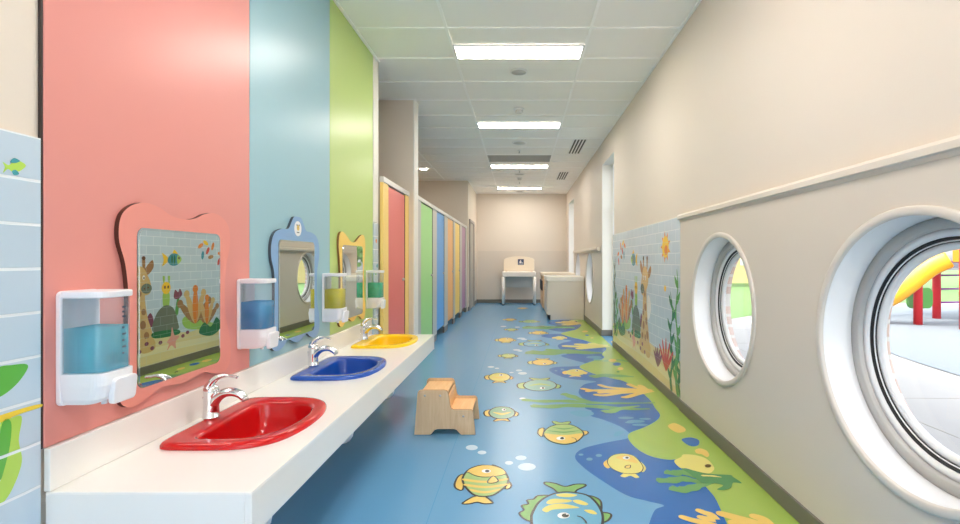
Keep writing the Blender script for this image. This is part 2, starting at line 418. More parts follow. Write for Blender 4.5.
# deep blue sea zone and green shore zone
wallx = lambda py: VX + (XR + 0.0) * F / (F * CAMZ / (py - VY))
dk = [(640, 560), (648, 530), (649, 524), (655, 510), (664, 505.5), (647, 501), (626, 495), (601, 480), (583, 467), (575, 457), (582, 449), (604, 443), (628.9, 438), (630, 434), (621, 427), (604, 420), (592, 416.5), (586, 413.5), (592, 411), (585, 408), (586, 402), (578.5, 392.5), (584, 384.5), (596, 381.5), (571, 379), (557, 375), (549, 369.8), (556.7, 367), (578, 366), (585, 363.3), (573, 360), (561, 356), (567, 354), (562, 351), (557.7, 345.8), (563, 342.7), (571, 340.5), (549, 338), (541, 336), (548, 334.3), (567, 333), (555, 331), (548, 328.8), (562, 327), (552, 325), (547.5, 323), (553, 321), (566, 319.5)]
w = catmull([on_floor(*p) for p in dk], 5, closed=False) + [(XR, on_floor(560, 319)[1]), (XR, on_floor(640, 560)[1])]
mb.face([(x, y, 0.0004) for x, y in w], FD)
gr = [(760, 590), (737, 545), (723, 515), (715, 498), (706, 487), (696, 472), (688, 463), (680, 459.3), (668, 459.8), (650, 456), (636, 448), (628.5, 439), (630, 433), (644, 427.5), (656, 421), (660, 415), (655, 408), (650, 400), (636, 388), (623, 381), (614, 379), (598, 375), (586, 370.8), (579.6, 366.5), (590, 362), (604, 358), (602, 354), (606, 348), (592, 343), (585, 340.5), (570, 337), (561, 333.5), (570, 331), (577, 329), (581, 325), (576, 321), (573, 319.5)]
w = catmull([on_floor(*p) for p in gr], 5, closed=False) + [(XR, on_floor(560, 319)[1]), (XR, on_floor(760, 590)[1])]
mb.face([(x, y, 0.0008) for x, y in w], FG)
K = lambda pts, x0=440, y0=410, s=4.595: [(x0 + a / s, y0 + b / s) for a, b in pts]
# striped yellow fish at the bottom
foutl(K([(110, 300), (85, 305), (67, 340), (75, 362), (105, 365)]), FY, 2)
foutl(K([(312, 330), (328, 345), (318, 362), (298, 360)]), FY, 2)
foutl(K([(170, 395), (140, 405), (103, 430), (135, 432), (170, 425), (205, 432), (242, 428), (225, 410), (200, 395)]), FY, 2)
foutl(K([(105, 330), (110, 300), (140, 270), (190, 255), (235, 258), (245, 254), (285, 272), (312, 310), (310, 340), (280, 370), (235, 395), (170, 396), (130, 370)]), FLG, 4, 0.012)
for yy, x0, x1 in ((322, 108, 305), (346, 115, 305), (370, 140, 272)):
    fpoly(K([(x0, yy - 5), ((x0 + x1) / 2, yy + 5), (x1, yy - 6), (x1 - 4, yy + 3), ((x0 + x1) / 2, yy + 15), (x0 + 8, yy + 6)]), FY, 6)
foutl(K([(134, 290), (122, 286), (142, 270), (190, 256), (240, 257), (285, 272), (303, 294), (260, 306), (200, 310), (160, 303)]), FY, 6, 0.006)
foutl(K([(244, 306), (218, 333), (240, 339), (268, 328)]), FY, 8, 0.007)
fell(*K([(213, 283)])[0], 4.6, 1.9, FW, 8); fell(*K([(217, 283)])[0], 2.2, 1.3, FK, 9); 
# big blue fish
foutl(K([(500, 395), (450, 395), (430, 410), (400, 415), (405, 432), (375, 440), (385, 460), (365, 475), (385, 500), (418, 510), (425, 470), (455, 425)]), FFI, 2, n=4)
foutl(K([(668, 398), (700, 397), (735, 415), (742, 445), (735, 460), (700, 430)]), FFI, 2)
foutl(K([(740, 475), (775, 475), (787, 487), (770, 510), (742, 515)]), FFI, 2)
foutl(K([(550, 384), (520, 362), (482, 342), (485, 332), (530, 338), (575, 352), (620, 342), (665, 342), (665, 352), (630, 368), (612, 384)]), FFI, 2)
foutl(K([(420, 500), (427, 470), (455, 425), (500, 395), (552, 380), (615, 380), (680, 395), (720, 430), (743, 470), (748, 510), (735, 560), (690, 610), (585, 640), (480, 610), (430, 560)]), FBF, 4, 0.013)
for q in ([(535, 390), (580, 385), (630, 392), (600, 402), (550, 400)], [(490, 425), (520, 410), (600, 415), (595, 425), (540, 430), (500, 435)], [(610, 418), (640, 415), (680, 432), (668, 440), (630, 432)], [(470, 460), (500, 440), (560, 432), (640, 450), (590, 455), (520, 460), (490, 472)], [(662, 462), (700, 462), (722, 480), (690, 478)]):
    fpoly(K(q), FPY, 6)
fell(*K([(568, 487)])[0], 6.2, 3.0, FW, 6); fell(*K([(576, 487)])[0], 3.6, 2.0, FK, 7); fell(*K([(583, 482)])[0], 1.0, 0.6, FW, 8)
fline(catmull([on_floor(*p) for p in K([(630, 489), (650, 495), (668, 512), (672, 524)])], 4, False), 0.008, FK, 6, False)
# green and yellow fish
foutl(K([(478, 85), (455, 88), (450, 110), (470, 122)]), FY, 2); foutl(K([(652, 98), (675, 97), (680, 108), (656, 118)]), FY, 2)
foutl(K([(542, 72), (515, 55), (530, 52), (555, 58), (590, 53), (600, 58), (575, 72)]), FLG, 2, 0.009)
foutl(K([(475, 110), (498, 82), (540, 68), (590, 67), (630, 80), (660, 108), (640, 138), (600, 156), (550, 157), (500, 140)]), FLG, 4, 0.011)
fpoly(K([(480, 110), (520, 113), (580, 116), (654, 109), (638, 136), (600, 153), (550, 154), (502, 138)]), FY, 6)
for yy, x0, x1 in ((82, 515, 625), (97, 490, 645)): fpoly(K([(x0, yy - 2), ((x0 + x1) / 2, yy + 4), (x1, yy - 2), ((x0 + x1) / 2, yy + 9)]), FSG, 6)
fell(*K([(555, 132)])[0], 4.4, 1.7, FW, 7); fell(*K([(561, 132)])[0], 2.0, 1.1, FK, 8)
fline(catmull([on_floor(*p) for p in K([(605, 128), (622, 133), (628, 146)])], 4, False), 0.006, FK, 7, False)
# yellow fish in the deep blue
C = lambda pts: K(pts, 560, 330, 2.7)
fpoly(C([(132, 350), (118, 358), (120, 368), (130, 374), (140, 365)]), FY, 2); fpoly(C([(215, 355), (232, 372), (224, 384), (212, 375)]), FPY, 2)
fpoly(C([(178, 385), (163, 394), (175, 398), (190, 394), (205, 400), (214, 397), (196, 385)]), FPY, 2)
foutl(C([(128, 356), (140, 340), (168, 334), (200, 341), (222, 365), (222, 380), (205, 388), (170, 387), (140, 374)]), FPY, 3, 0.005)
fpoly(C([(150, 345), (180, 338), (200, 346), (210, 360), (180, 354)]), FY, 5)
fell(*C([(179, 346)])[0], 3.6, 1.6, FW, 6); fell(*C([(181, 346)])[0], 1.7, 1.0, FK, 7); foutl(C([(178, 368), (190, 366), (188, 374), (176, 373)]), FY, 6, 0.005)
# smaller fish farther along: (cx, cy, rx, ry, body, fin, tail below?, outlined)
def mini(cx, cy, rx, ry, body, fin, down, ol=True, lay=2):
    wd = 0.012
    f = (lambda p, m, l: foutl(p, m, l, wd, 4)) if ol else (lambda p, m, l: fpoly(p, m, l, n=4))
    s = 1 if down else -1
    f([(cx - rx * 0.25, cy + s * ry * 0.8), (cx - rx * 0.65, cy + s * ry * 1.35), (cx, cy + s * ry * 1.22), (cx + rx * 0.6, cy + s * ry * 1.35), (cx + rx * 0.25, cy + s * ry * 0.8)], fin, lay)
    f([(cx - rx * 0.85, cy - ry * 0.5), (cx - rx * 1.35, cy - ry * 0.25), (cx - rx * 1.3, cy + ry * 0.45), (cx - rx * 0.85, cy + ry * 0.5)], fin, lay)
    f([(cx + rx * 0.85, cy - ry * 0.3), (cx + rx * 1.25, cy), (cx + rx * 1.15, cy + ry * 0.5), (cx + rx * 0.85, cy + ry * 0.4)], fin, lay)
    f(ell(cx, cy, rx, ry, 12), body, lay + 2)
    fpoly([(cx - rx * 0.7, cy - s * ry * 0.1), (cx, cy + s * ry * 0.05), (cx + rx * 0.7, cy - s * ry * 0.1), (cx, cy + s * ry * 0.35)], fin, lay + 4)
    fell(cx + rx * 0.15, cy - s * ry * 0.5, rx * 0.16, ry * 0.2, FW, lay + 4); fell(cx + rx * 0.18, cy - s * ry * 0.5, rx * 0.08, ry * 0.13, FK, lay + 5)
mini(502, 413, 13, 6.2, fl('print_grey_green', (134, 174, 146)), FY, True); mini(499.5, 377.3, 10.8, 4.2, FPY, FY, True); mini(540, 385.5, 16.5, 5.6, fl('print_aqua', (142, 188, 178)), FLG, False)
mini(543, 362.5, 11, 3.0, FY, FPY, False); mini(508.5, 355.8, 7.5, 2.0, FLG, FPY, True); mini(506, 340, 8, 2.2, FY, FPY, True)
mini(534.6, 344, 11.5, 2.8, FBF, FLG, False); mini(539, 333, 7.5, 1.6, FY, FPY, False); mini(575.5, 372.5, 9.5, 3.2, FPY, FY, True, False)
mini(560, 337.8, 5.8, 1.5, FPY, FY, True, False); mini(511.6, 329.6, 5.2, 1.2, FLG, FPY, True); mini(510, 319.6, 5.2, 1.1, FY, FPY, True)
mini(530, 321.6, 8, 1.3, FLG, FFI, False); mini(523, 308.2, 4.2, 0.6, FY, FPY, True); mini(573, 321, 3, .8, FPY, FY, True, False)
# bubbles
for cx, cy, rx, ry in ((471.8, 447.7, 6, 2.6), (482, 452.6, 4.4, 1.9), (521, 458, 5.6, 2.4), (509, 463, 4.2, 1.9), (526.8, 467, 9, 3.7), (491, 367, 3.4, 0.9), (497, 368.4, 2.2, 0.7), (519, 370.5, 3.2, 0.9), (522.5, 373.4, 4.5, 1.3), (511.5, 372.6, 2.2, 0.6), (516.5, 350, 3.6, 0.8), (520, 351, 2.6, 0.7), (521, 338.4, 4, 0.8), (524, 339.4, 3, 0.7), (503.5, 326.5, 3, 0.6), (517.5, 327.2, 2.6, 0.6), (522.5, 398.6, 3.2, 0.9)):
    fell(cx, cy, rx, ry, FBU, 2)
for cx, cy, rx, ry in ((589.5, 459.3, 3.2, 1.5), (598.8, 455.6, 3.2, 1.4), (581, 454.8, 2.4, 1.0), (562.5, 369.5, 1.8, .7), (556, 370.8, 1.5, .6)): fell(cx, cy, rx, ry, FTL, 2)
fpoly([(570, 412), (580, 410.5), (592, 412), (593, 415), (582, 417), (573, 414.5)], FTL, 2)
fpoly(K([(800, 110), (820, 98), (850, 100), (820, 120), (802, 122)]), FTL, 2)
# pale blue branching shapes in the second deep lobe
for cx, cy, rx, ry in ((626, 418, 8, 1.2), (636, 421.5, 9, 1.5), (645, 419, 6, 1.0), (640, 425, 8, 1.2), (630, 422.5, 5, 1.0), (594, 357.3, 8, 1.2), (598, 359.3, 5, .8)): fell(cx, cy, rx, ry, FTL, 3)
# seaweed: ribbons of varying width along a path
def weed(path, wd, m, lay):
    p = catmull([on_floor(*q) for q in path], 5, False); N = len(p); L, R = [], []
    for i in range(N):
        a, b = p[max(0, i - 1)], p[min(N - 1, i + 1)]; t = Vector((b[0] - a[0], b[1] - a[1])).normalized(); nn = Vector((-t.y, t.x))
        u = i / (N - 1); hw = wd * (0.25 + 0.75 * math.sin(PI * min(1, u * 0.8 + 0.2))) * (1 + 0.15 * math.sin(i * 1.3)) / 2
        if i == 0: hw = wd * 0.04
        L.append((p[i][0] + nn.x * hw, p[i][1] + nn.y * hw)); R.append((p[i][0] - nn.x * hw, p[i][1] - nn.y * hw))
    z = 0.0004 * lay
    for i in range(N - 1): mb.face([(*L[i], z + 1e-6 * i), (*L[i + 1], z + 1e-6 * i), (*R[i + 1], z + 1e-6 * i), (*R[i], z + 1e-6 * i)], m)
weed([(521, 399.6), (540, 401.3), (565, 401.2), (590, 402.8), (615, 403.4), (655, 403)], 0.085, FSG, 4)
weed([(530, 405.6), (548, 406.8), (572, 405.5), (600, 407), (630, 409), (650, 409)], 0.10, FSG, 4)
weed([(562, 393.5), (570, 396), (580, 399.5), (592, 402)], 0.09, FSG, 4)
weed([(604, 410), (609, 412), (622, 408.5), (640, 406)], 0.08, FFI, 5)
weed([(526, 351.8), (545, 353), (565, 351.6), (585, 352.6), (602, 353)], 0.3, FSG, 3)
weed([(545, 349.5), (558, 350.2), (575, 352)], 0.12, FSG, 4)
weed([(522, 327.3), (540, 327.6), (560, 327), (575, 328)], 0.4, FSG, 3)
weed([(594, 360), (605, 361), (618, 360), (634, 363)], 0.1, FFI, 3)
weed([(590, 377), (604, 375.5), (620, 376), (634, 377)], 0.14, FSG, 3)
G6 = lambda pts: K(pts, 640, 440, 6.0)
for q in ([(145, 190), (200, 200), (260, 195), (330, 220), (420, 240)], [(95, 243), (180, 245), (260, 235), (350, 250), (440, 250)], [(175, 285), (240, 300), (310, 290), (370, 270), (450, 255)]): weed(G6(q), 0.07, FSG, 5)
fpoly(G6([(245, 172), (300, 180), (380, 200), (440, 208), (540, 212), (560, 225), (612, 262), (560, 258), (545, 290), (500, 303), (462, 298), (500, 275), (440, 262), (380, 262), (330, 230), (290, 200)]), FDG, 6, n=3)
weed(G6([(365, 216), (430, 218), (490, 226)]), 0.02, FPY, 7)
# pale fish with a brown eye on the green shore
fpoly(G6([(205, 128), (245, 105), (262, 88), (330, 92), (400, 115), (445, 165), (430, 195), (400, 202), (340, 190), (280, 172), (240, 168)]), FPY, 4, n=4)
fell(*G6([(408, 158)])[0], 3.2, 1.7, mat('print_brown', (92, 74, 24), .35), 7)
# pebbles
for q, m in (([(330, 62), (360, 52), (400, 66), (415, 92), (400, 104), (372, 88), (340, 82)], FY), ([(250, -2), (300, -14), (350, 0), (352, 30), (320, 40), (285, 30)], FD), ):
    fpoly(G6(q), m, 4)
fpoly(C([(292, 258), (310, 252), (335, 264), (338, 274), (318, 278), (298, 268)]), FY, 4)
for cx, cy, rx, ry, m in ((612.5, 360.6, 4, 1.5, FY), (617, 364.2, 4, 1.6, FD), (620.5, 368.8, 3, 1.4, FY), (618, 372, 1.6, .7, FDG), (585, 331.6, 3, .9, FY), (587, 335.3, 2, .6, FD), (592, 338, 1.6, .5, FY), (613, 342, 2, .6, FY)): fpoly(ell(cx, cy, rx, ry, 9), m, 4)
# corals
def coral(base, tips, wd, m, lay):
    for t in tips:
        p = catmull([on_floor(*q) for q in [base] + t], 5, False); N = len(p); L, R = [], []
        for i in range(N):
            a, b = p[max(0, i - 1)], p[min(N - 1, i + 1)]; tt = Vector((b[0] - a[0], b[1] - a[1])).normalized(); nn = Vector((-tt.y, tt.x)); hw = wd * (1.0 - 0.25 * i / N) / 2
            L.append((p[i][0] + nn.x * hw, p[i][1] + nn.y * hw)); R.append((p[i][0] - nn.x * hw, p[i][1] - nn.y * hw))
        z = 0.0004 * lay
        for i in range(N - 1): mb.face([(*L[i], z + 1e-6 * i), (*L[i + 1], z + 1e-6 * i), (*R[i + 1], z + 1e-6 * i), (*R[i], z + 1e-6 * i)], m)
        mb.face([(p[-1][0] + wd * 0.38 * math.cos(2 * PI * k / 14), p[-1][1] + wd * 0.38 * math.sin(2 * PI * k / 14), z + 2e-5) for k in range(14)], m); lay += 0.12
coral((652, 391), [[(632, 391.5), (610, 392), (592, 390.5), (583, 389)], [(625, 389), (608, 387.5), (600, 385.2)], [(622, 393), (605, 395.5), (596, 395)], [(640, 388.5), (632, 386), (629, 384.5)], [(640, 393.5), (628, 397), (624, 397.5)], [(615, 392), (600, 393)], [(646, 390), (642, 387), (640, 385.8)], [(600, 390.5), (588, 391.5)]], 0.075, FY, 6)
coral((607, 346), [[(590, 346.3), (575, 346.6), (566, 346.2)], [(588, 345), (578, 344.4)], [(592, 347.5), (580, 348.6)], [(596, 345), (592, 343.8)]], 0.17, FPY, 6)
coral((579, 323.5), [[(570, 323.2), (560, 322.8)], [(570, 322.4), (566, 321.6)], [(572, 324.3), (566, 325)]], 0.25, FY, 6)
for base, tips, wd in (((455, 520), [[(390, 500), (310, 482), (255, 465)]], 0.05), ((450, 480), [[(425, 452), (385, 438), (355, 426)], [(410, 476), (365, 466)]], 0.05), ((830, 560), [[(700, 505), (580, 470), (490, 445)], [(770, 510), (735, 478), (690, 462)], [(640, 505), (560, 500)]], 0.07)):
    coral(G6([base])[0], [G6(t) for t in tips], wd, FY, 6)
flo = mb.build('floor', merge=False); tag(flo, 'glossy blue vinyl floor printed with cartoon fish, coral and seaweed', 'floor', kind='structure')

# ------------------------------------------------------------------ colour panels and tiles on the vanity wall
for nm, y0, y1, c, lab in (('coral', 1.392, 2.45, (223, 147, 139), 'coral pink full height wall panel behind the red sink'), ('aqua', 2.454, 3.484, (152, 192, 204), 'pale aqua full height wall panel behind the blue sink'), ('lime', 3.488, 4.503, (184, 208, 124), 'lime green full height wall panel behind the yellow sink')):
    mb = MB(); mb.box(XLW + 0.001, XL, y0, y1, 0.693, HC - 0.004, mat('panel_' + nm, c, 0.33, spec=0.5))
    o = mb.build('wall_panel', bevel=0.003); tag(o, lab, 'panel', 'colour wall panels')
    if nm == 'coral':
        m2 = MB(); m2.box(XLW + 0.001, XL - 0.003, y0 - 0.007, y0 - 0.0005, 0.693, HC - 0.004, mat('panel_edge', (52, 40, 38), 0.5)); m2.build('edge_strip', o)

TB = tile_mat('tile_pale_blue', (190, 208, 222), (228, 234, 238), 0.62, 0.125, 0.005, 0.03, zoff=0.035)
def tl(n, c): return tile_mat('tile_print_' + n, c, (226, 236, 238), 0.62, 0.125, 0.005, 0.02, zoff=0.035)
mb = MB()
mb.box(XLW + 0.001, XLW + 0.012, -1.2, 1.382, 0.02, 1.59, TB)
def lpoly(pts, m, lay, sm=True):   # prints on the left tile: pts (Y, z)
    w = catmull(pts, 6) if sm else pts
    mb.face([(XLW + 0.012 + 0.0006 * lay, y, z) for y, z in w], m)
LX = -(XLW + 0.013)
def lp(px, py):
    Y = F * LX / (VX - px); return (Y, CAMZ + (VY - py) * Y / F)
tG, tG2, tY, tT, tO = tl('green', (96, 178, 72)), tl('light_green', (176, 214, 92)), tl('yellow', (240, 208, 70)), tl('teal', (70, 150, 160)), tl('orange', (236, 140, 80))
lpoly([lp(*p) for p in ((-30, 402), (-5, 370), (12, 365), (28, 365), (22, 378), (8, 392), (-8, 400))], tG, 1)
lpoly([lp(*p) for p in ((0, 425), (12, 418), (22, 417), (19, 440), (22, 462), (12, 490), (0, 505), (-10, 500), (4, 470))], tG2, 1)
lpoly([lp(*p) for p in ((-6, 418), (20, 409), (40, 404), (41, 407), (20, 414), (-4, 424))], tY, 2)
lpoly([lp(*p) for p in ((2, 424), (11, 422), (10, 445), (4, 470), (0, 480), (-6, 470))], tG, 2)
lpoly([lp(*p) for p in ((3, 162), (9, 165), (15, 160), (22, 162), (26, 166), (20, 171), (13, 172), (8, 169), (3, 173), (5, 167))], tG2, 1)
lpoly([lp(*p) for p in ((10, 162), (14, 158), (20, 161), (15, 163))], tT, 2)
lpoly([lp(*p) for p in ((12, 171), (16, 170), (19, 174), (14, 175))], tT, 2)
o = mb.build('wall_tiling', merge=False); tag(o, 'pale blue tiled wall strip with green kelp print at the near end', 'tile panel')
mb = MB()
mb.box(XLW + 0.001, XL + 0.006, 4.507, 4.66, 0.1, 1.595, TB)
for y, z, m in ((4.58, 1.42, tO), (4.61, 1.18, tT), (4.57, 1.1, tG)): mb.face([(XL + 0.0068, y + a, z + b) for a, b in catmull([(-0.02, 0), (0, 0.022), (0.025, 0.01), (0.012, -0.02)], 4)], m)
o = mb.build('wall_tiling', merge=False); tag(o, 'narrow pale tile strip between the green panel and the yellow stall', 'tile panel')

# ------------------------------------------------------------------ tile mural on the right wall
def mt(n, c): return tile_mat('mural_' + n, c, tuple(0.55 * a + 0.45 * b for a, b in zip(c, (204, 220, 222))), 0.2, 0.1, 0.0022, 0.02)
XM = XR + 0.004
mb = MB()
MU = tile_mat('mural_sky', (192, 207, 217), (224, 231, 234), 0.2, 0.1, 0.004, 0.03)
mb.box(XM, XW - 0.001, 3.972, 6.855, 0.092, 1.6, MU)
NL = [0]
def mpoly(pts, m, lay, sm=True, n=5):
    NL[0] += 1; lay += NL[0] * 0.006
    w = catmull(pts, n) if sm else pts
    mb.face([(XM - 0.0005 * lay, y, z) for y, z in w], m)
def mell(y, z, ry, rz, m, lay, rot=0):
    c, s = math.cos(rot), math.sin(rot)
    mpoly([(y + c * ry * math.cos(t) - s * rz * math.sin(t), z + s * ry * math.cos(t) + c * rz * math.sin(t)) for t in [2 * PI * k / 20 for k in range(20)]], m, lay, False)
mS, mS2, mT, mTd, mBr = mt('sand', (226, 208, 158)), mt('sand_light', (234, 222, 180)), mt('tan', (214, 178, 120)), mt('tan_dark', (164, 122, 84)), mt('brown', (110, 76, 58))
mGr, mDG, mLG, mY, mO, mR, mP, mGy, mB2, mW, mPk = mt('green', (92, 158, 86)), mt('deep_green', (52, 116, 74)), mt('lime', (160, 196, 96)), mt('yellow', (244, 196, 60)), mt('orange', (228, 132, 62)), mt('coral_red', (206, 84, 76)), mt('plum', (132, 76, 96)), mt('grey', (112, 120, 104)), mt('teal', (70, 146, 160)), mt('white', (240, 238, 230)), mt('pink', (232, 160, 150))
mpoly([(3.973, 0.093), (6.854, 0.093), (6.854, 0.34), (6.4, 0.40), (5.9, 0.36), (5.3, 0.42), (4.7, 0.38), (4.3, 0.44), (3.973, 0.40)], mS, 1, n=1)
mpoly([(4.1, 0.16), (5.2, 0.2), (6.4, 0.17), (6.6, 0.23), (5.4, 0.27), (4.4, 0.25)], mS2, 2)
mpoly([(6.854, 0.30), (6.3, 0.42), (5.9, 0.56), (5.75, 0.52), (5.85, 0.40), (6.3, 0.34), (6.7, 0.28)], mLG, 2)
# giraffe sitting
gy = 5.10
mpoly([(gy - 0.16, 0.28), (gy - 0.17, 0.42), (gy - 0.11, 0.60), (gy - 0.07, 0.80), (gy - 0.05, 1.0), (gy + 0.07, 1.0), (gy + 0.08, 0.8), (gy + 0.12, 0.6), (gy + 0.18, 0.44), (gy + 0.17, 0.28)], mT, 3)
mpoly([(gy - 0.13, 1.0), (gy - 0.12, 1.10), (gy - 0.04, 1.17), (gy + 0.05, 1.16), (gy + 0.11, 1.08), (gy + 0.16, 0.98), (gy + 0.15, 0.88), (gy + 0.06, 0.86), (gy - 0.05, 0.92)], mT, 4)
mell(gy + 0.10, 0.93, 0.075, 0.055, mGy, 5); mell(gy + 0.12, 0.94, 0.012, 0.009, mBr, 6); mell(gy + 0.07, 0.93, 0.012, 0.009, mBr, 6)
for s in (-0.09, 0.06):
    mpoly([(gy + s - 0.012, 1.14), (gy + s - 0.02, 1.25), (gy + s + 0.02, 1.25), (gy + s + 0.018, 1.14)], mTd, 3); mell(gy + s, 1.26, 0.026, 0.022, mBr, 4)
mpoly([(gy - 0.11, 1.10), (gy - 0.22, 1.18), (gy - 0.24, 1.12), (gy - 0.16, 1.05)], mTd, 3); mpoly([(gy + 0.07, 1.13), (gy + 0.18, 1.24), (gy + 0.2, 1.16), (gy + 0.12, 1.08)], mTd, 3)
mell(gy - 0.02, 1.05, 0.018, 0.026, mW, 6); mell(gy + 0.06, 1.05, 0.018, 0.026, mW, 6); mell(gy - 0.015, 1.045, 0.009, 0.014, mBr, 7); mell(gy + 0.062, 1.045, 0.009, 0.014, mBr, 7)
for a, b, r in ((0, 0.88, 0.03), (-0.02, 0.74, 0.035), (0.06, 0.68, 0.03), (-0.06, 0.6, 0.035), (0.05, 0.54, 0.04), (-0.1, 0.46, 0.04), (0.1, 0.42, 0.035), (-0.02, 0.42, 0.03)): mell(gy + a, b, r, r * 1.2, mTd, 5, a * 4)
mpoly([(gy - 0.2, 0.25), (gy - 0.22, 0.36), (gy - 0.1, 0.38), (gy - 0.04, 0.28), (gy - 0.08, 0.23)], mT, 5); mpoly([(gy + 0.02, 0.26), (gy + 0.06, 0.38), (gy + 0.2, 0.37), (gy + 0.22, 0.26), (gy + 0.1, 0.23)], mT, 5)
mpoly([(gy - 0.14, 0.62), (gy - 0.24, 0.74), (gy - 0.18, 0.86), (gy - 0.1, 0.86), (gy - 0.08, 0.7)], mW, 2)
# turtle
ty = 5.5
mpoly([(ty - 0.2, 0.44), (ty - 0.17, 0.62), (ty - 0.04, 0.72), (ty + 0.1, 0.68), (ty + 0.18, 0.5), (ty + 0.16, 0.42)], mGy, 3)
mpoly([(ty - 0.2, 0.44), (ty + 0.17, 0.42), (ty + 0.18, 0.36), (ty - 0.18, 0.37)], mDG, 4)
mpoly([(ty - 0.05, 0.70), (ty - 0.06, 0.86), (ty + 0.04, 0.86), (ty + 0.03, 0.70)], mLG, 2); mell(ty - 0.01, 0.92, 0.07, 0.07, mY, 3); mell(ty - 0.03, 0.93, 0.014, 0.018, mBr, 4); mell(ty + 0.02, 0.93, 0.014, 0.018, mBr, 4)
for s in (-0.05, 0.03): mpoly([(ty + s, 0.97), (ty + s - 0.015, 1.05), (ty + s + 0.02, 1.05), (ty + s + 0.012, 0.97)], mLG, 2)
mpoly([(ty + 0.13, 0.62), (ty + 0.17, 0.80), (ty + 0.20, 0.80), (ty + 0.18, 0.6)], mGr, 2); mpoly([(ty + 0.11, 0.80), (ty + 0.18, 0.78), (ty + 0.25, 0.83), (ty + 0.21, 0.90), (ty + 0.18, 0.86), (ty + 0.13, 0.89)], mP, 3)
mpoly([(ty - 0.32, 0.55), (ty - 0.25, 0.66), (ty - 0.2, 0.58), (ty - 0.23, 0.5)], mP, 2)
mpoly([(ty + 0.0, 0.30), (ty + 0.06, 0.36), (ty + 0.08, 0.46), (ty + 0.12, 0.36), (ty + 0.2, 0.34), (ty + 0.14, 0.28), (ty + 0.14, 0.2), (ty + 0.07, 0.25), (ty - 0.0, 0.2), (ty + 0.03, 0.27)], mPk, 5)
for a, b in ((-0.3, 0.33), (-0.22, 0.27), (-0.1, 0.31), (-0.4, 0.26), (0.26, 0.33), (0.34, 0.36)): mell(ty + a, b, 0.03, 0.022, mP, 5)
# orange coral fans in the far part of the mural
for cy, cz, k in ((5.98, 0.46, 1.0), (6.2, 0.42, 0.8)):
    for i, a in enumerate((-0.8, 0.8, -0.4, 0.4, 0.0)):
        L = 0.21 * k * (1 - 0.15 * abs(a)); mell(cy + math.sin(a) * L, cz + math.cos(a) * L, L * 1.05, 0.05 * k, [mTd, mTd, mT, mT, mO][i], 3 + i, PI / 2 - a)
        mell(cy + math.sin(a) * L * 2, cz + math.cos(a) * L * 2, 0.05 * k, 0.05 * k, [mTd, mTd, mT, mT, mO][i], 3 + i)
mpoly([(6.05, 0.32), (6.15, 0.44), (6.28, 0.37), (6.4, 0.48), (6.5, 0.34), (6.3, 0.25)], mDG, 5)
# fish, sun fish, leaves
fy = 5.62
mpoly([(fy - 0.11, 1.24), (fy - 0.05, 1.31), (fy + 0.05, 1.31), (fy + 0.12, 1.25), (fy + 0.04, 1.18), (fy - 0.06, 1.18)], mB2, 3)
mpoly([(fy - 0.09, 1.245), (fy - 0.19, 1.32), (fy - 0.17, 1.24), (fy - 0.19, 1.17)], mY, 2); mpoly([(fy - 0.03, 1.30), (fy + 0.0, 1.36), (fy + 0.06, 1.30)], mY, 2)
mpoly([(fy + 0.06, 1.30), (fy + 0.12, 1.25), (fy + 0.06, 1.19), (fy + 0.04, 1.25)], mLG, 4); mell(fy + 0.075, 1.262, 0.014, 0.016, mBr, 5)
for a in (-0.04, 0.0): mpoly([(fy + a, 1.30), (fy + a + 0.015, 1.25), (fy + a, 1.19), (fy + a - 0.012, 1.25)], mDG, 4)
mell(4.38, 1.36, 0.10, 0.10, mY, 3)
for k in range(9):
    a = 2 * PI * k / 9; mpoly([(4.38 + 0.09 * math.cos(a - .25), 1.36 + 0.09 * math.sin(a - .25)), (4.38 + 0.15 * math.cos(a), 1.36 + 0.15 * math.sin(a)), (4.38 + 0.09 * math.cos(a + .25), 1.36 + 0.09 * math.sin(a + .25))], mO, 2, False)
mell(4.36, 1.33, 0.05, 0.045, mO, 4); mell(4.39, 0.98, 0.03, 0.03, mY, 3)
for a, b, m, r in ((6.08, 1.42, mO, .5), (6.18, 1.46, mY, -0.4), (6.22, 1.36, mR, 1.0), (6.12, 1.30, mB2, 1.4), (6.28, 1.28, mTd, .2), (6.32, 1.42, mO, 1.2), (6.45, 1.22, mR, 1.1), (6.48, 1.32, mO, -.3)): mell(a, b, 0.055, 0.026, m, 3, r)
# kelp and corals
def kelp(y, z0, z1, m, wd):
    P = [(y + 0.03 * math.sin(k * 1.7 + y * 9), z0 + (z1 - z0) * k / 8) for k in range(9)]
    L = [(a - wd * (1 - k / 10), b) for k, (a, b) in enumerate(P)]; R = [(a + wd * (1 - k / 10), b) for k, (a, b) in enumerate(P)]
    mpoly(L + R[::-1], m, 4, True, 3)
    for k in range(1, 8):
        a, b = P[k]; s = 1 if k % 2 else -1
        mpoly([(a, b - 0.03), (a + s * 0.07, b + 0.02), (a + s * 0.09, b + 0.09), (a + s * 0.03, b + 0.05), (a, b + 0.04)], m, 3)
kelp(4.06, 0.1, 1.15, mGr, 0.035); kelp(4.20, 0.1, 0.95, mDG, 0.03); kelp(6.72, 0.2, 1.25, mDG, 0.05); kelp(6.58, 0.2, 0.8, mGr, 0.035); kelp(3.995, 0.1, 0.6, mDG, .02)
for cy, cz, m in ((4.36, 0.36, mR), (4.62, 0.34, mP)):
    for a in (-0.8, -0.4, 0, 0.4, 0.8):
        L = 0.14 if m == mR else 0.09; mell(cy + math.sin(a) * L, cz - 0.12 + math.cos(a) * L, L * 1.1, 0.024, m, 5, PI / 2 - a)
o = mb.build('tile_mural', merge=False); tag(o, 'glazed tile mural of a giraffe, turtle and sea plants on pale blue', 'mural')

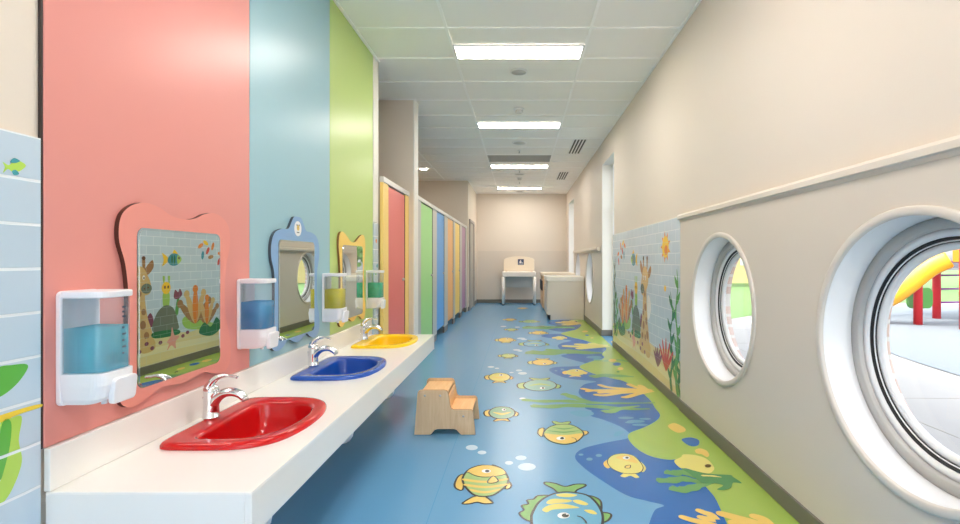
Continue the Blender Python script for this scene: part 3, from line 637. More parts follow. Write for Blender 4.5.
# ------------------------------------------------------------------ wash counter
CT, CB_ = 0.565, 0.433
XFc, Y0c, Y1c = -0.780, 1.395, 4.36
SY = (2.0, 2.98, 3.95); SX = -1.305
half = [(0.0, 0.0), (0.12, 0.0), (0.22, 0.0), (0.275, 0.01), (0.298, 0.045), (0.302, 0.12), (0.302, 0.20), (0.296, 0.29), (0.265, 0.365), (0.20, 0.418), (0.10, 0.445), (0.0, 0.452)]
ihalf = [(0.0, 0.095), (0.09, 0.095), (0.16, 0.096), (0.205, 0.104), (0.226, 0.13), (0.231, 0.17), (0.231, 0.22), (0.224, 0.28), (0.195, 0.335), (0.145, 0.372), (0.075, 0.394), (0.0, 0.40)]
full = lambda h: h + [(-a, b) for a, b in h[-2:0:-1]]
OUT = catmull(full(half), 5); INN = catmull(full(ihalf), 5); NO = len(OUT)
lerp = lambda t: [(OUT[i][0] * (1 - t) + INN[i][0] * t, OUT[i][1] * (1 - t) + INN[i][1] * t) for i in range(NO)]
def shrink(pts, k, cx=0.0, cy=0.25): return [(cx + (a - cx) * k, cy + (b - cy) * k) for a, b in pts]

vc = empty('wash_counter', (0, 0, 0), 'long white wash counter with backsplash and three coloured sinks set in it', 'counter')
mb = MB()
hole = lerp(0.45)
plate(mb, lambda u, v: (v, u, CT), Y0c, Y1c, XL + 0.0015, XFc, [(y - 0.32, y + 0.32, SX - 0.012, SX + 0.47, [(y + a, SX + b) for a, b in hole]) for y in SY], WSOLID)
plate(mb, lambda u, v: (v, u, CT - 0.03), Y0c, Y1c, XL + 0.0015, XFc, [(y - 0.32, y + 0.32, SX - 0.012, SX + 0.47, [(y + a, SX + b) for a, b in hole]) for y in SY], WSOLID)
mb.face([(XL + .0015, Y1c, CT), (XFc, Y1c, CT), (XFc, Y1c, CT - 0.03), (XL + .0015, Y1c, CT - 0.03)], WSOLID)
mb.face([(XL + .0015, Y0c, CT), (XFc, Y0c, CT), (XFc, Y0c, CT - 0.03), (XL + .0015, Y0c, CT - 0.03)], WSOLID)
mb.face([(XFc, Y0c, CT), (XFc, Y1c, CT), (XFc, Y1c, CT - 0.03), (XFc, Y0c, CT - 0.03)], WSOLID)
mb.build('countertop', vc, bevel=0.003)
mb = MB()
mb.box(XFc - 0.02, XFc + 0.001, Y0c - 0.001, Y1c + 0.001, CB_, CT - 0.004, WSOLID)
mb.box(XL + 0.0015, XFc - 0.0205, Y0c - 0.001, Y0c + 0.02, CB_, CT - 0.004, WSOLID)
mb.box(XL + 0.0015, XFc - 0.0205, Y1c - 0.02, Y1c + 0.001, CB_, CT - 0.004, WSOLID)
mb.build('apron', vc, bevel=0.002)
mb = MB(); mb.box(XL - 0.004, XL + 0.015, Y0c - 0.001, Y1c + 0.02, CT + 0.0008, 0.692, WSOLID); mb.build('backsplash', vc, bevel=0.003)

# ---- sinks
def make_sink(y, c, nm, lab):
    t = empty('sink', (SX, y, CT), lab, 'sink', 'coloured sinks in the wash counter')
    m = mat('glaze_' + nm, c, 0.14, spec=0.5)
    S = [(lerp(0.0), 0.0008), (lerp(0.0), 0.010), (lerp(0.06), 0.0185), (lerp(0.16), 0.022), (lerp(0.3), 0.0225), (lerp(0.5), 0.021), (lerp(0.72), 0.0205), (lerp(0.86), 0.0195), (lerp(0.95), 0.015), (lerp(1.0), 0.005), (shrink(INN, 0.985), -0.012), (shrink(INN, 0.95), -0.045), (shrink(INN, 0.88), -0.085), (shrink(INN, 0.78), -0.115), (shrink(INN, 0.62), -0.13), (shrink(INN, 0.3), -0.137), (shrink(INN, 0.1), -0.139)]
    mb = MB(); mb.rings([[(b, a, z) for a, b in ring] for ring, z in S], m, cap0=False, cap1=True)
    mb.build('basin', t)
    mb = MB(); mb.lathe((0.25, 0, -0.138), [(0.0, 0.001), (0.012, 0.001), (0.014, 0.003), (0.026, 0.005), (0.03, 0.002), (0.03, 0.0)], CHROME, 24, cap=False); mb.build('drain', t)
    return t
make_sink(SY[0], (196, 16, 20), 'red', 'glossy red sink nearest the wall with the coral panel')
make_sink(SY[1], (22, 78, 172), 'blue', 'glossy blue sink below the blue framed mirror')
make_sink(SY[2], (250, 206, 18), 'yellow', 'glossy yellow sink at the far end of the counter')

# ---- faucets
def make_faucet(lab):
    t = empty('faucet', (SX + 0.026, SY[0] - 0.012, CT + 0.0225), lab, 'faucet', 'chrome faucets')
    mb = MB(); mb.lathe((0, 0, 0), [(0.0, 0.0005), (0.033, 0.0005), (0.0335, 0.006), (0.031, 0.011), (0.0295, 0.03), (0.028, 0.07), (0.0275, 0.095), (0.0295, 0.112), (0.028, 0.124), (0.02, 0.134), (0.0, 0.137)], CHROME, 28, cap=False); mb.build('body', t)
    mb = MB(); p = catmull([(0.004, 0, 0.052), (0.025, 0, 0.082), (0.055, 0, 0.102), (0.09, 0, 0.106), (0.118, 0, 0.097), (0.138, 0, 0.080)], 5, False)
    mb.tube(p, [0.027 - 0.010 * i / (len(p) - 1) for i in range(len(p))], CHROME, 18, flat=0.82)
    sp = mb.build('spout', t)
    mb = MB(); mb.tube([(0.136, 0, 0.083), (0.144, 0, 0.070)], 0.0135, STEEL, 16); mb.build('aerator', sp)
    mb = MB(); p = catmull([(-0.008, 0, 0.128), (0.006, 0, 0.150), (0.032, 0, 0.168), (0.062, 0, 0.174), (0.092, 0, 0.170), (0.108, 0, 0.168)], 5, False)
    mb.tube(p, [0.026 - 0.017 * min(1, i / (len(p) * 0.6)) for i in range(len(p))], CHROME, 16, flat=0.7); mb.build('lever', t)
    mb = MB(); mb.tube([(-0.03, 0, 0.0), (-0.03, 0, 0.075)], 0.003, CHROME, 8); mb.lathe((-0.03, 0, 0.075), [(0, 0), (0.006, 0.002), (0.0065, 0.01), (0, 0.014)], CHROME, 10, cap=False); mb.build('lift_rod', t)
    return t
fa = make_faucet('chrome single lever faucet standing on the red sink')
for y, lab in ((SY[1], 'chrome single lever faucet standing on the blue sink'), (SY[2], 'chrome single lever faucet standing on the yellow sink')):
    c = copy_tree(fa); c.location.y = y - 0.012; c['label'] = lab
# ---- drain traps below the counter
PIPE = mat('trap_plastic', (226, 228, 230), 0.35)
def make_trap(lab):
    t = empty('drain_pipe', (SX + 0.25, SY[0], 0), lab, 'drain pipe', 'drain traps below the counter')
    mb = MB()
    p = [(0, 0, 0.425), (0, 0, 0.22)] + [(-0.05 + 0.05 * math.cos(a), 0, 0.17 + -0.05 * math.sin(a)) for a in [PI * k / 8 for k in range(9)]] + [(-0.1, 0, 0.22), (-0.12, 0, 0.25), (-0.16, 0, 0.26), (-0.34, 0, 0.26)]
    mb.tube(p, 0.021, PIPE, 14); mb.build('trap', t)
    for z in (0.30, 0.20):
        mb = MB(); mb.lathe((0, 0, z), [(0.0, 0), (0.03, 0), (0.03, 0.033), (0, 0.033)], PIPE, 16, cap=False); mb.build('slip_nut', t)
    return t
tp = make_trap('white drain trap hanging under the red sink')
for y, lab in ((SY[1], 'white drain trap hanging under the blue sink'), (SY[2], 'white drain trap hanging under the yellow sink')):
    c = copy_tree(tp); c.location.y = y; c['label'] = lab

# ---- mirrors
def make_mirror(y0, nm, col, edge, shape, lab):
    t = empty('mirror', (XL, y0, 0), lab, 'mirror', 'shaped child mirrors')
    mb = MB(); w = catmull(shape, 8)
    fn = lambda u, v, d: (d, u, v)
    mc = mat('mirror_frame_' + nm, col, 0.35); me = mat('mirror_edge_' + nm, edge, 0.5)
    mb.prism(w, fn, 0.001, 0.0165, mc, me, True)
    mb.face([fn(u, v, 0.0170) for u, v in [(a * 1.0, b) for a, b in w]], mc)
    o = mb.build('frame', t, merge=False)
    mb = MB(); mb.prism(rrect(-0.236, 0.236, 0.778, 1.356, 0.03), fn, 0.0171, 0.0185, mat('mirror_bevel', (214, 222, 222), 0.05, metal=1.0), BLACK); mb.build('mirror_rim', t)
    mb = MB(); mb.prism(rrect(-0.228, 0.228, 0.786, 1.348, 0.024), fn, 0.0186, 0.0202, MIRROR, MIRROR); mb.build('mirror_glass', t)
    return t
sym = lambda h: h + [(-a, b) for a, b in h[::-1] if abs(a) > 1e-6]
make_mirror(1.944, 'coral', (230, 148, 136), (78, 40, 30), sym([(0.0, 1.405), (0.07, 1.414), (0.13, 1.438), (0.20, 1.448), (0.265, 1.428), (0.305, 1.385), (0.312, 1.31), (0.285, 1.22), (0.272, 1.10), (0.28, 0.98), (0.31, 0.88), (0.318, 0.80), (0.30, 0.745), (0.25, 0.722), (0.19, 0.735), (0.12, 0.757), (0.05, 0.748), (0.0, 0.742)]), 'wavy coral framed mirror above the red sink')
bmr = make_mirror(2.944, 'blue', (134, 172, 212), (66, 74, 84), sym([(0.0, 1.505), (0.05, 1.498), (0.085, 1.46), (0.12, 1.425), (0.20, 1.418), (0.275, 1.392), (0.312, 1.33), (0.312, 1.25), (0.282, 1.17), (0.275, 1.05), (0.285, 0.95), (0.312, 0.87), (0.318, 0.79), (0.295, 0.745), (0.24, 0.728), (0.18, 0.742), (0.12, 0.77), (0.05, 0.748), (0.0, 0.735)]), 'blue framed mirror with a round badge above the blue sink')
mb = MB(); fn = lambda u, v, d: (d, u, v)
mb.prism(circle(-0.0, 1.432, 0.046, 32), fn, 0.0171, 0.0190, WHITE)
bd = mb.build('badge', bmr); bd['label'] = 'round white badge'
mb = MB(); gk = mat('badge_grey', (120, 124, 130), 0.5); gt = mat('badge_gold', (222, 186, 96), .5)
mb.prism(circle(0.0, 1.437, 0.017, 20), fn, 0.0191, 0.0195, gt)
for a in (-0.014, 0.014): mb.prism(circle(a, 1.453, 0.007, 14), fn, 0.0191, 0.0194, gk)
for a in (-0.006, 0.006): mb.prism(circle(a, 1.440, 0.0025, 10), fn, 0.0196, 0.0198, gk)
mb.prism(rrect(-0.016, 0.016, 1.405, 1.412, 0.003), fn, 0.0191, 0.0195, gk); mb.build('badge_print', bd)
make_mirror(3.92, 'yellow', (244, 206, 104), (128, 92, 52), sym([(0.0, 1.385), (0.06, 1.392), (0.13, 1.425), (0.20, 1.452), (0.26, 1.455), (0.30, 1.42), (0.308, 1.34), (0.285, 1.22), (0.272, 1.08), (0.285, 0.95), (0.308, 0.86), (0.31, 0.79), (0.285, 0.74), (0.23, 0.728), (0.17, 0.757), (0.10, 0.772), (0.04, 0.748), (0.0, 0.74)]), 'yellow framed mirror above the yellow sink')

# ---- soap dispensers
DW, DD = 0.136, 0.138
DP = mat('dispenser_plastic', (232, 233, 238), 0.28)
def dplan(x0, x1, y0, y1, r):
    o = [(x0, y0), (x1 - r, y0)]
    o += [(x1 - r + r * math.sin(a), y0 + r - r * math.cos(a)) for a in [PI / 2 * k / 6 for k in range(1, 7)]]
    o += [(x1 - r + r * math.cos(a), y1 - r + r * math.sin(a)) for a in [PI / 2 * k / 6 for k in range(1, 7)]]
    return o + [(x0, y1)]
zf = lambda u, v, d: (u, v, d)
def make_disp(y, nm, body, tint, lab, frac=0.45):
    t = empty('soap_dispenser', (XL, y, 0), lab, 'soap dispenser', 'wall mounted soap dispensers')
    mb = MB(); mb.prism(rrect(0, DW, 0.803, 1.147, 0.016), lambda u, v, d: (d, u, v), 0.001, 0.016, DP); mb.build('back_plate', t, bevel=0.003)
    mb = MB()
    w = dplan(0.017, DD - 0.006, 0.006, DW - 0.006, 0.028); n = len(w)
    mb.rings([[(u, v, 0.900) for u, v in w], [(u, v, 1.1245) for u, v in w]], TANK, cap0=False, cap1=False, smooth=True)
    for k, z in enumerate((0.945, 0.965, 0.985, 1.005, 1.025, 1.06, 1.075, 1.09)): mb.box(DD - 0.006, DD - 0.0055, 0.082, 0.090 + 0.006 * (k % 2), z, z + 0.006, mat('gauge_ink', (70, 80, 96), 0.5))
    mb.build('tank', t)
    lm = clear('soap_' + nm, tint, body=body, frac=frac, gloss=0.02)
    w2 = dplan(0.0185, DD - 0.009, 0.009, DW - 0.009, 0.026)
    mb = MB(); mb.rings([[(u, v, z) for u, v in w2] for z in (0.902, 1.034)], lm, smooth=True); mb.build('liquid_soap', t)
    mb = MB(); mb.prism(dplan(0.0165, DD, 0.0, DW, 0.032), zf, 1.125, 1.146, DP); mb.build('lid', t, bevel=0.004)
    # lower housing, tapered
    a = dplan(0.0165, DD, 0.0, DW, 0.032); b = dplan(0.0165, DD - 0.012, 0.004, DW - 0.004, 0.03); c2 = dplan(0.0165, DD - 0.04, 0.01, DW - 0.01, 0.026)
    mb = MB(); mb.rings([[(u, v, 0.806) for u, v in c2], [(u, v, 0.822) for u, v in b], [(u, v, 0.862) for u, v in a], [(u, v, 0.8995) for u, v in a]], DP, smooth=False); mb.build('housing', t, bevel=0.003)
    mb = MB(); mb.prism(rrect(0.036, 0.124, 0.799, 0.878, 0.014), lambda u, v, d: (DD + d - (0.878 - v) * 0.10, u, v), -0.006, 0.012, DP); mb.build('push_bar', t, bevel=0.004)
    mb = MB(); mb.tube([(DD - 0.05, DW / 2, 0.807), (DD - 0.05, DW / 2, 0.794)], 0.008, DP, 10); mb.build('nozzle', t)
    return t
make_disp(1.424, 'pale_blue', (110, 222, 238), (196, 238, 248), 'soap dispenser with pale blue soap on the coral panel', 0.42)
make_disp(2.334, 'blue', (10, 168, 222), (110, 214, 242), 'soap dispenser with deep blue soap between the coral and blue mirrors', 0.6)
make_disp(3.337, 'yellow', (236, 226, 40), (246, 240, 140), 'soap dispenser with yellow soap between the blue and yellow mirrors', 0.6)
make_disp(4.287, 'green', (40, 214, 166), (150, 236, 210), 'soap dispenser with green soap past the yellow mirror', 0.6)

# ------------------------------------------------------------------ step stool
PLY = wood_mat('birch_ply', (224, 194, 156), (210, 176, 136), 'Z'); PLYT = wood_mat('birch_tread', (240, 196, 142), (230, 178, 120), 'Y'); PLYE = mat('ply_edge', (176, 128, 84), 0.5)
st = empty('step_stool', (-0.533, 3.40, 0), 'two step birch plywood stool standing on the blue floor', 'step stool')
s = 0.001217; q = lambda a, b: ((a - 262) * s, (437 - b) * s)
side = [q(84, 437), q(103, 195), q(108, 183), q(120, 177), q(262, 177), q(274, 182), q(281, 195), q(294, 272), q(300, 284), q(312, 290), q(410, 290), q(421, 295), q(427, 308), q(440, 437), q(357, 437), q(345, 425), q(330, 408), q(315, 404), q(220, 404), q(203, 410), q(188, 427), q(178, 437)]
for yy in (0.0, 0.34):
    mb = MB(); mb.prism(side, lambda u, v, d: (u, d, v + 0.001), yy, yy + 0.02, PLY, PLYE); sp = mb.build('side_panel', st, bevel=0.003)
    if yy == 0.0:
        for a, b in ((146, 208), (235, 208), (370, 328)):
            mb = MB(); u, v = q(a, b); mb.lathe((u, -0.002, v), [(0, 0), (0.007, 0), (0.008, 0.0025), (0, 0.0025)], STEEL, 14, 'Y', cap=False); mb.build('bolt', sp)
for x0, x1, z in ((q(118, 0)[0], q(274, 0)[0], q(0, 192)[1]), (q(286, 0)[0], q(418, 0)[0], q(0, 303)[1])):
    mb = MB(); mb.box(x0, x1, 0.0205, 0.3395, z - 0.018, z, PLYT); mb.build('tread', st, bevel=0.003)
mb = MB(); mb.box(q(276, 0)[0], q(286, 0)[0], 0.0205, 0.3395, q(0, 300)[1] - 0.06, q(0, 215)[1], PLYT); mb.build('riser', st)

# ------------------------------------------------------------------ toilet stalls
PIL = mat('pilaster_grey', (186, 184, 180), 0.35); HRAIL = mat('headrail_aluminium', (214, 214, 212), 0.35, metal=0.4)
def stall(y0, yd0, yd1, y1, x, c, nm, pcol, lab, latch_near=False):
    t = empty('toilet_cubicle', (x, yd0, 0), lab, 'toilet stall', 'coloured toilet stall fronts')
    w = yd1 - yd0; dm = mat('laminate_' + nm, c, 0.38)
    mb = MB(); mb.box(-0.014, 0.006, 0.006, w - 0.02, 0.14, 1.985, dm); d = mb.build('door', t, bevel=0.002)
    mb = MB(); mb.lathe((0.006, w - 0.1, 1.02), [(0, 0), (0.018, 0), (0.02, 0.008), (0.01, 0.012), (0.012, 0.024), (0, 0.028)], STEEL, 12, 'X', cap=False); mb.build('latch', d)
    mb = MB(); mb.box(-0.012, 0.008, w - 0.019, w - 0.001, 0.14, 1.985, BLACK); mb.build('edge_seal', t)
    for a, b in ((y0 - yd0, 0.0), (w, y1 - yd0)):
        if b - a > 0.02:
            mb = MB(); mb.box(-0.02, 0.014, a + 0.001, b - 0.001, 0.10, 2.0, pcol); p = mb.build('pilaster', t, bevel=0.003)
            m2 = MB(); m2.box(-0.016, 0.010, a + 0.004, b - 0.004, 0.002, 0.0995, mat('plinth', (96, 94, 92), 0.4)); m2.build('plinth', p)
    return t
YLW = mat('laminate_soft_yellow', (244, 208, 120), 0.38)
stall(4.67, 4.86, 5.58, 5.752, -1.345, (226, 112, 108), 'rose', YLW, 'toilet stall front with a rose red door between yellow panels')
yy = [5.97, 6.24, 7.09, 7.43, 8.18, 8.55, 9.28, 9.53, 10.29, 10.65, 11.36, 11.595]
cols = [((156, 214, 132), 'green', 'toilet stall front with the light green door'), ((86, 158, 222), 'sky', 'toilet stall front with the sky blue door'), ((240, 178, 104), 'apricot', 'toilet stall front with the orange door'), ((240, 206, 98), 'gold', 'toilet stall front with the yellow door between orange and purple'), ((170, 122, 160), 'plum', 'toilet stall front with the purple door at the far end')]
for i, (c, nm, lab) in enumerate(cols):
    stall(yy[2 * i] if i == 0 else yy[2 * i], yy[2 * i + 1], yy[2 * i + 2], yy[2 * i + 2] + 0.001 if i < 4 else yy[11], -1.30, c, nm, PIL, lab)
for y0, y1, x, lab in ((4.672, 5.755, -1.345, 'aluminium head rail over the rose red stall door'), (5.972, 11.595, -1.30, 'long aluminium head rail over the row of five stall doors')):
    mb = MB(); mb.box(x - 0.022, x + 0.02, y0, y1, 2.001, 2.055, HRAIL); o = mb.build('cubicle_rail', bevel=0.004); tag(o, lab, 'head rail')
# dividing screens between the stalls of the long row
SCR = mat('screen_laminate', (206, 202, 196), 0.45)
for y, lab in ((7.27, 'grey stall divider between the green and blue doors'), (8.37, 'grey stall divider between the blue and orange doors'), (9.41, 'grey stall divider between the orange and yellow doors'), (10.47, 'grey stall divider between the yellow and purple doors')):
    mb = MB(); mb.box(-2.98, -1.325, y - 0.012, y + 0.012, 0.14, 1.985, SCR); o = mb.build('stall_divider'); tag(o, lab, 'divider', 'stall dividers')
    for x in (-2.6, -1.6):
        mb = MB(); mb.tube([(x, y, 0.001), (x, y, 0.1395)], 0.02, STEEL, 10); mb.build('foot', o)

# ------------------------------------------------------------------ changing table, cabinets
CREAM = mat('cream_laminate', (236, 222, 200), 0.4); CREAMW = mat('cream_white', (240, 234, 224), 0.35); CABS = mat('cabinet_laminate', (222, 212, 198), 0.42)
CABW = wood_mat('cabinet_wood', (220, 188, 150), (208, 172, 132), 'Z')
ct = empty('changing_table', (-0.03, 13.1, 0), 'cream changing table with arched backboard against the end wall', 'changing table')
mb = MB(); mb.prism(rrect(-0.465, 0.465, 0.0, 0.60, 0.05), zf, 0.78, 0.915, CREAMW); mb.build('table_top', ct, bevel=0.015, seg=3)
for x in (-0.43, 0.43):
    for y in (0.04, 0.55):
        mb = MB(); mb.tube([(x, y, 0.03), (x, y, 0.78)], [0.036, 0.045], CREAMW, 16); lg = mb.build('leg', ct)
        m2 = MB(); m2.lathe((x, y, 0.002), [(0, 0), (0.034, 0), (0.036, 0.03), (0, 0.03)], BLACK, 16, cap=False); m2.build('foot_cap', lg)
mb = MB()
arch = [(-0.435, 0.9155), (-0.435, 1.24)] + [(-0.43 + 0.86 * k / 14, 1.26 + 0.085 * math.sin(PI * k / 14) ** 0.7) for k in range(15)] + [(0.435, 1.24), (0.435, 0.9155)]
mb.prism(arch, lambda u, v, d: (u, d, v), 0.56, 0.60, CREAM); mb.build('backboard', ct, bevel=0.008)
mb = MB(); mb.box(-0.38, 0.38, 0.56, 0.575, 0.46, 0.775, mat('grey_panel', (196, 194, 188), 0.5)); mb.build('rear_panel', ct)  # plain grey panel below the table top
for x in (-0.36, 0.36):
    mb = MB(); mb.box(x - 0.03, x + 0.03, 0.50, 0.55, 0.916, 0.93, CABW); mb.build('strap_bracket', ct)
mb = MB(); mb.box(-0.03, 0.14, 0.553, 0.5595, 1.10, 1.265, mat('sign_navy', (58, 72, 104), 0.4)); sg = mb.build('sign', ct); sg['label'] = 'dark blue pictogram sign'
mb = MB()
YN = lambda u, v, d: (u, d, v)
for poly in (circle(0.045, 1.225, 0.016, 16), [(0.0, 1.19), (0.075, 1.19), (0.075, 1.175), (0.0, 1.175)], [(0.025, 1.205), (0.065, 1.205), (0.075, 1.15), (0.015, 1.15)], [(-0.015, 1.13), (0.12, 1.13), (0.12, 1.12), (-0.015, 1.12)], circle(0.1, 1.16, 0.012, 12)):
    mb.prism(poly, YN, 0.5515, 0.5525, WHITE)
mb.build('pictogram', sg)

cb = empty('cabinet', (0.56, 9.92, 0), 'beige floor cabinet standing in front under the far porthole', 'cabinet', 'low cabinets')
mb = MB()
prof = [(0.07, 0.0015), (0.762, 0.0015), (0.762, 0.80), (0.015, 0.80), (0.015, 0.105), (0.07, 0.105)]
mb.prism(prof, YN, 0.0, 0.98, CABS); mb.build('body', cb, bevel=0.003)
mb = MB(); mb.box(-0.015, 0.764, -0.015, 1.0, 0.801, 0.895, CREAMW); mb.build('cabinet_top', cb, bevel=0.012)
for y0 in (0.01, 0.495):
    mb = MB(); mb.box(-0.006, 0.0145, y0, y0 + 0.475, 0.115, 0.79, CABS); d = mb.build('door', cb, bevel=0.003)
    mb = MB(); yh = y0 + (0.40 if y0 < 0.1 else 0.07); mb.tube([(-0.006, yh, 0.6), (-0.03, yh, 0.6), (-0.03, yh, 0.72), (-0.006, yh, 0.72)], 0.005, STEEL, 8); mb.build('handle', d)
mb = MB(); mb.box(0.055, 0.069, 0.01, 0.97, 0.0015, 0.10, DARK); mb.build('toe_kick', cb)
cb2 = empty('cabinet', (0.55, 11.5, 0), 'wooden cabinet with black bin opening behind the beige one', 'cabinet', 'low cabinets')
mb = MB(); mb.prism([(0.06, 0.0015), (0.77, 0.0015), (0.77, 0.86), (0.0, 0.86), (0.0, 0.09), (0.06, 0.09)], YN, 0.0, 1.2, CABW); mb.build('body', cb2, bevel=0.003)
mb = MB(); mb.box(-0.015, 0.77, -0.015, 1.22, 0.861, 0.925, CREAM); mb.build('cabinet_top', cb2, bevel=0.008)
mb = MB(); mb.box(-0.03, -0.0005, 0.12, 1.1, 0.50, 0.74, BLACK); mb.build('bin_opening', cb2, bevel=0.004)
mb = MB(); mb.box(-0.012, -0.0005, 0.1, 1.12, 0.1, 0.48, CABW); mb.build('door', cb2, bevel=0.003)

# ------------------------------------------------------------------ ceiling fittings
LED = emis('led_diffuser', (255, 246, 236), 17.0)
def light(y, lab):
    t = empty('ceiling_light', (-0.012, y, HC), lab, 'ceiling light', 'recessed panel lights')
    mb = MB(); z0, z1 = -0.012, 0.004
    for x0, x1, y0, y1 in ((-0.59, -0.572, -0.285, 0.0), (0.572, 0.59, -0.285, 0.0), (-0.572, 0.572, -0.285, -0.27), (-0.572, 0.572, -0.015, 0.0)): mb.box(x0, x1, y0, y1, z0, z1, WFRAME)
    mb.build('light_frame', t)
    mb = MB(); mb.box(-0.5715, 0.5715, -0.2695, -0.0155, -0.009, 0.004, LED); mb.build('diffuser', t)
    return t
l0 = light(4.565, 'long ceiling panel light nearest the colour panels')
for y, lab in ((6.965, 'ceiling panel light second from the wash counter'), (9.965, 'ceiling panel light behind the grey return grille'), (12.965, 'farthest ceiling panel light before the end wall'), (2.165, 'unseen ceiling panel light added over the red sink'), (-0.235, 'unseen ceiling panel light added over the viewing end of the room')):  # last two continue the row out of view, added to match the brightness
    c = copy_tree(l0); c.location.y = y; c['label'] = lab
# second side of the grid: lights over the stalls
t = empty('downlight', (-2.03, 10.1, HC), 'small round downlight above the stalls', 'downlight')
mb = MB(); mb.lathe((0, 0, 0), [(0.10, 0.003), (0.10, -0.008), (0.082, -0.012), (0.08, 0.0)], WFRAME, 28, cap=False); mb.build('downlight_ring', t)
mb = MB(); mb.lathe((0, 0, 0), [(0.0, -0.006), (0.08, -0.006), (0.08, 0.003)], emis('downlight_lamp', (255, 246, 232), 60), 28, cap=False); mb.build('lens', t)
def disc(y, r, lab):
    t = empty('ceiling_speaker', (-0.012, y, HC), lab, 'speaker', 'round ceiling speakers')
    mb = MB(); mb.lathe((0, 0, 0), [(0.0, -0.006), (r * 0.82, -0.006), (r * 0.82, 0.003)], mat('speaker_mesh', (206, 205, 202), 0.6, bump=0.5, scale=400), 32, cap=False); mb.build('speaker_grille', t)
    mb = MB(); mb.lathe((0, 0, 0), [(r * 0.82, -0.004), (r * 0.84, -0.01), (r * 0.98, -0.007), (r, 0.003)], WHITE, 32, cap=False); mb.build('speaker_rim', t)
disc(4.9, 0.09, 'round white ceiling speaker just past the first panel light'); disc(7.86, 0.12, 'round white ceiling speaker just past the second panel light'); disc(10.75, 0.12, 'round white ceiling speaker beyond the third panel light'); disc(13.45, 0.12, 'round white ceiling speaker closest to the end wall')
def detector(y, lab):
    t = empty('smoke_detector', (-0.012, y, HC), lab, 'smoke detector', 'smoke detectors')
    mb = MB(); mb.lathe((0, 0, 0), [(0.07, 0.003), (0.07, -0.012), (0.06, -0.02), (0, -0.02)], WHITE, 28, cap=False); mb.build('detector_base', t)
    mb = MB(); mb.lathe((0.0, 0, 0), [(0.048, -0.0205), (0.046, -0.05), (0.03, -0.058), (0, -0.06)], mat('detector_head', (214, 212, 208), .4), 24, cap=False); mb.build('detector_head', t)
detector(6.1, 'white smoke detector before the second panel light'); detector(11.2, 'white smoke detector beyond the third panel light')
for y, lab in ((8.42, 'small sprinkler head before the grey return grille'), (10.3, 'small sprinkler head just past the third panel light'), (11.8, 'small sprinkler head before the farthest panel light')):
    t = empty('ceiling_sprinkler', (-0.012, y, HC), lab, 'sprinkler', 'ceiling sprinklers')
    mb = MB(); mb.lathe((0, 0, 0), [(0.035, 0.003), (0.033, -0.006), (0, -0.007)], WHITE, 18, cap=False); mb.build('escutcheon', t)
    mb = MB(); mb.tube([(0, 0, -0.0075), (0, 0, -0.04)], 0.008, STEEL, 8); mb.lathe((0, 0, -0.045), [(0, 0), (0.02, 0.001), (0.02, 0.004), (0, 0.005)], STEEL, 14, cap=False); mb.build('deflector', t)
# return grille
t = empty('ceiling_grille', (-0.012, 9.08, HC), 'grey return air grille filling one ceiling tile', 'grille')
mb = MB(); GG = mat('grille_grey', (176, 175, 172), 0.5)
for x0, x1, y0, y1 in ((-0.585, -0.56, -0.285, 0.285), (0.56, 0.585, -0.285, 0.285), (-0.56, 0.56, -0.285, -0.26), (-0.56, 0.56, 0.26, 0.285)): mb.box(x0, x1, y0, y1, -0.008, 0.004, GG)
mb.build('grille_frame', t)
mb = MB()
for k in range(20): mb.box(-0.56, 0.56, -0.25 + 0.026 * k, -0.238 + 0.026 * k, -0.007, -0.003, GG)
mb.box(-0.56, 0.56, -0.26, 0.26, -0.003, 0.0045, GG); mb.build('louvres', t)
for x, y0, y1, lab in ((0.965, 7.62, 8.66, 'black slotted ceiling air diffuser nearer the second panel light'), (0.965, 10.45, 11.45, 'black slotted ceiling air diffuser beyond the third panel light')):
    t = empty('ceiling_diffuser', (x, (y0 + y1) / 2, HC), lab, 'diffuser', 'slot diffusers')
    h = (y1 - y0) / 2
    mb = MB(); mb.box(-0.115, 0.115, -h, h, -0.003, 0.004, WFRAME); mb.build('diffuser_plate', t)
    for k in range(4):
        mb = MB(); xx = -0.078 + 0.052 * k; mb.box(xx - 0.014, xx + 0.014, -h + 0.03, h - 0.03, -0.0055, -0.0031, BLACK); mb.build('slot', t)

# ------------------------------------------------------------------ outside
def structure(mbx, name, lab, cat): o = mbx.build(name); tag(o, lab, cat, kind='structure'); return o
mb = MB(); mb.face([(XO, -30, -0.06), (60, -30, -0.06), (60, 60, -0.06), (XO, 60, -0.06)], mat('concrete_paving', (150, 149, 146), 0.8, var=0.05, scale=3)); 
mb.face([(-30, -30, -0.06), (XO, -30, -0.06), (XO, YF - 0.2, -0.06), (-30, YF - 0.2, -0.06)], mat('bounce_paving', (232, 230, 224), 0.8))  # unseen white terrace, added to bounce sunlight in through the end opening
g = structure(mb, 'ground', 'pale concrete paving outside the round windows', 'ground')
mb = MB()
for k in range(-3, 10): mb.box(XO, 5.6, 1.5 * k, 1.5 * k + 0.02, -0.0605, -0.058, mat('paving_joint', (150, 148, 142), 0.9))
mb.box(3.2, 3.22, -6, 14, -0.0605, -0.0578, MATS['paving_joint']); mb.build('paving_joints', g)
mb = MB(); mb.face([(x, y, -0.05) for x, y in catmull([(5.2, 3.2), (8, 3.0), (14, 4), (18, 9), (15, 14), (9.5, 13), (6.2, 9.0), (5.0, 6)], 6)], mat('rubber_blue', (112, 120, 126), 0.9, var=0.15, scale=40))
structure(mb, 'play_surface', 'grey blue rubber safety surface under the play structure', 'ground')
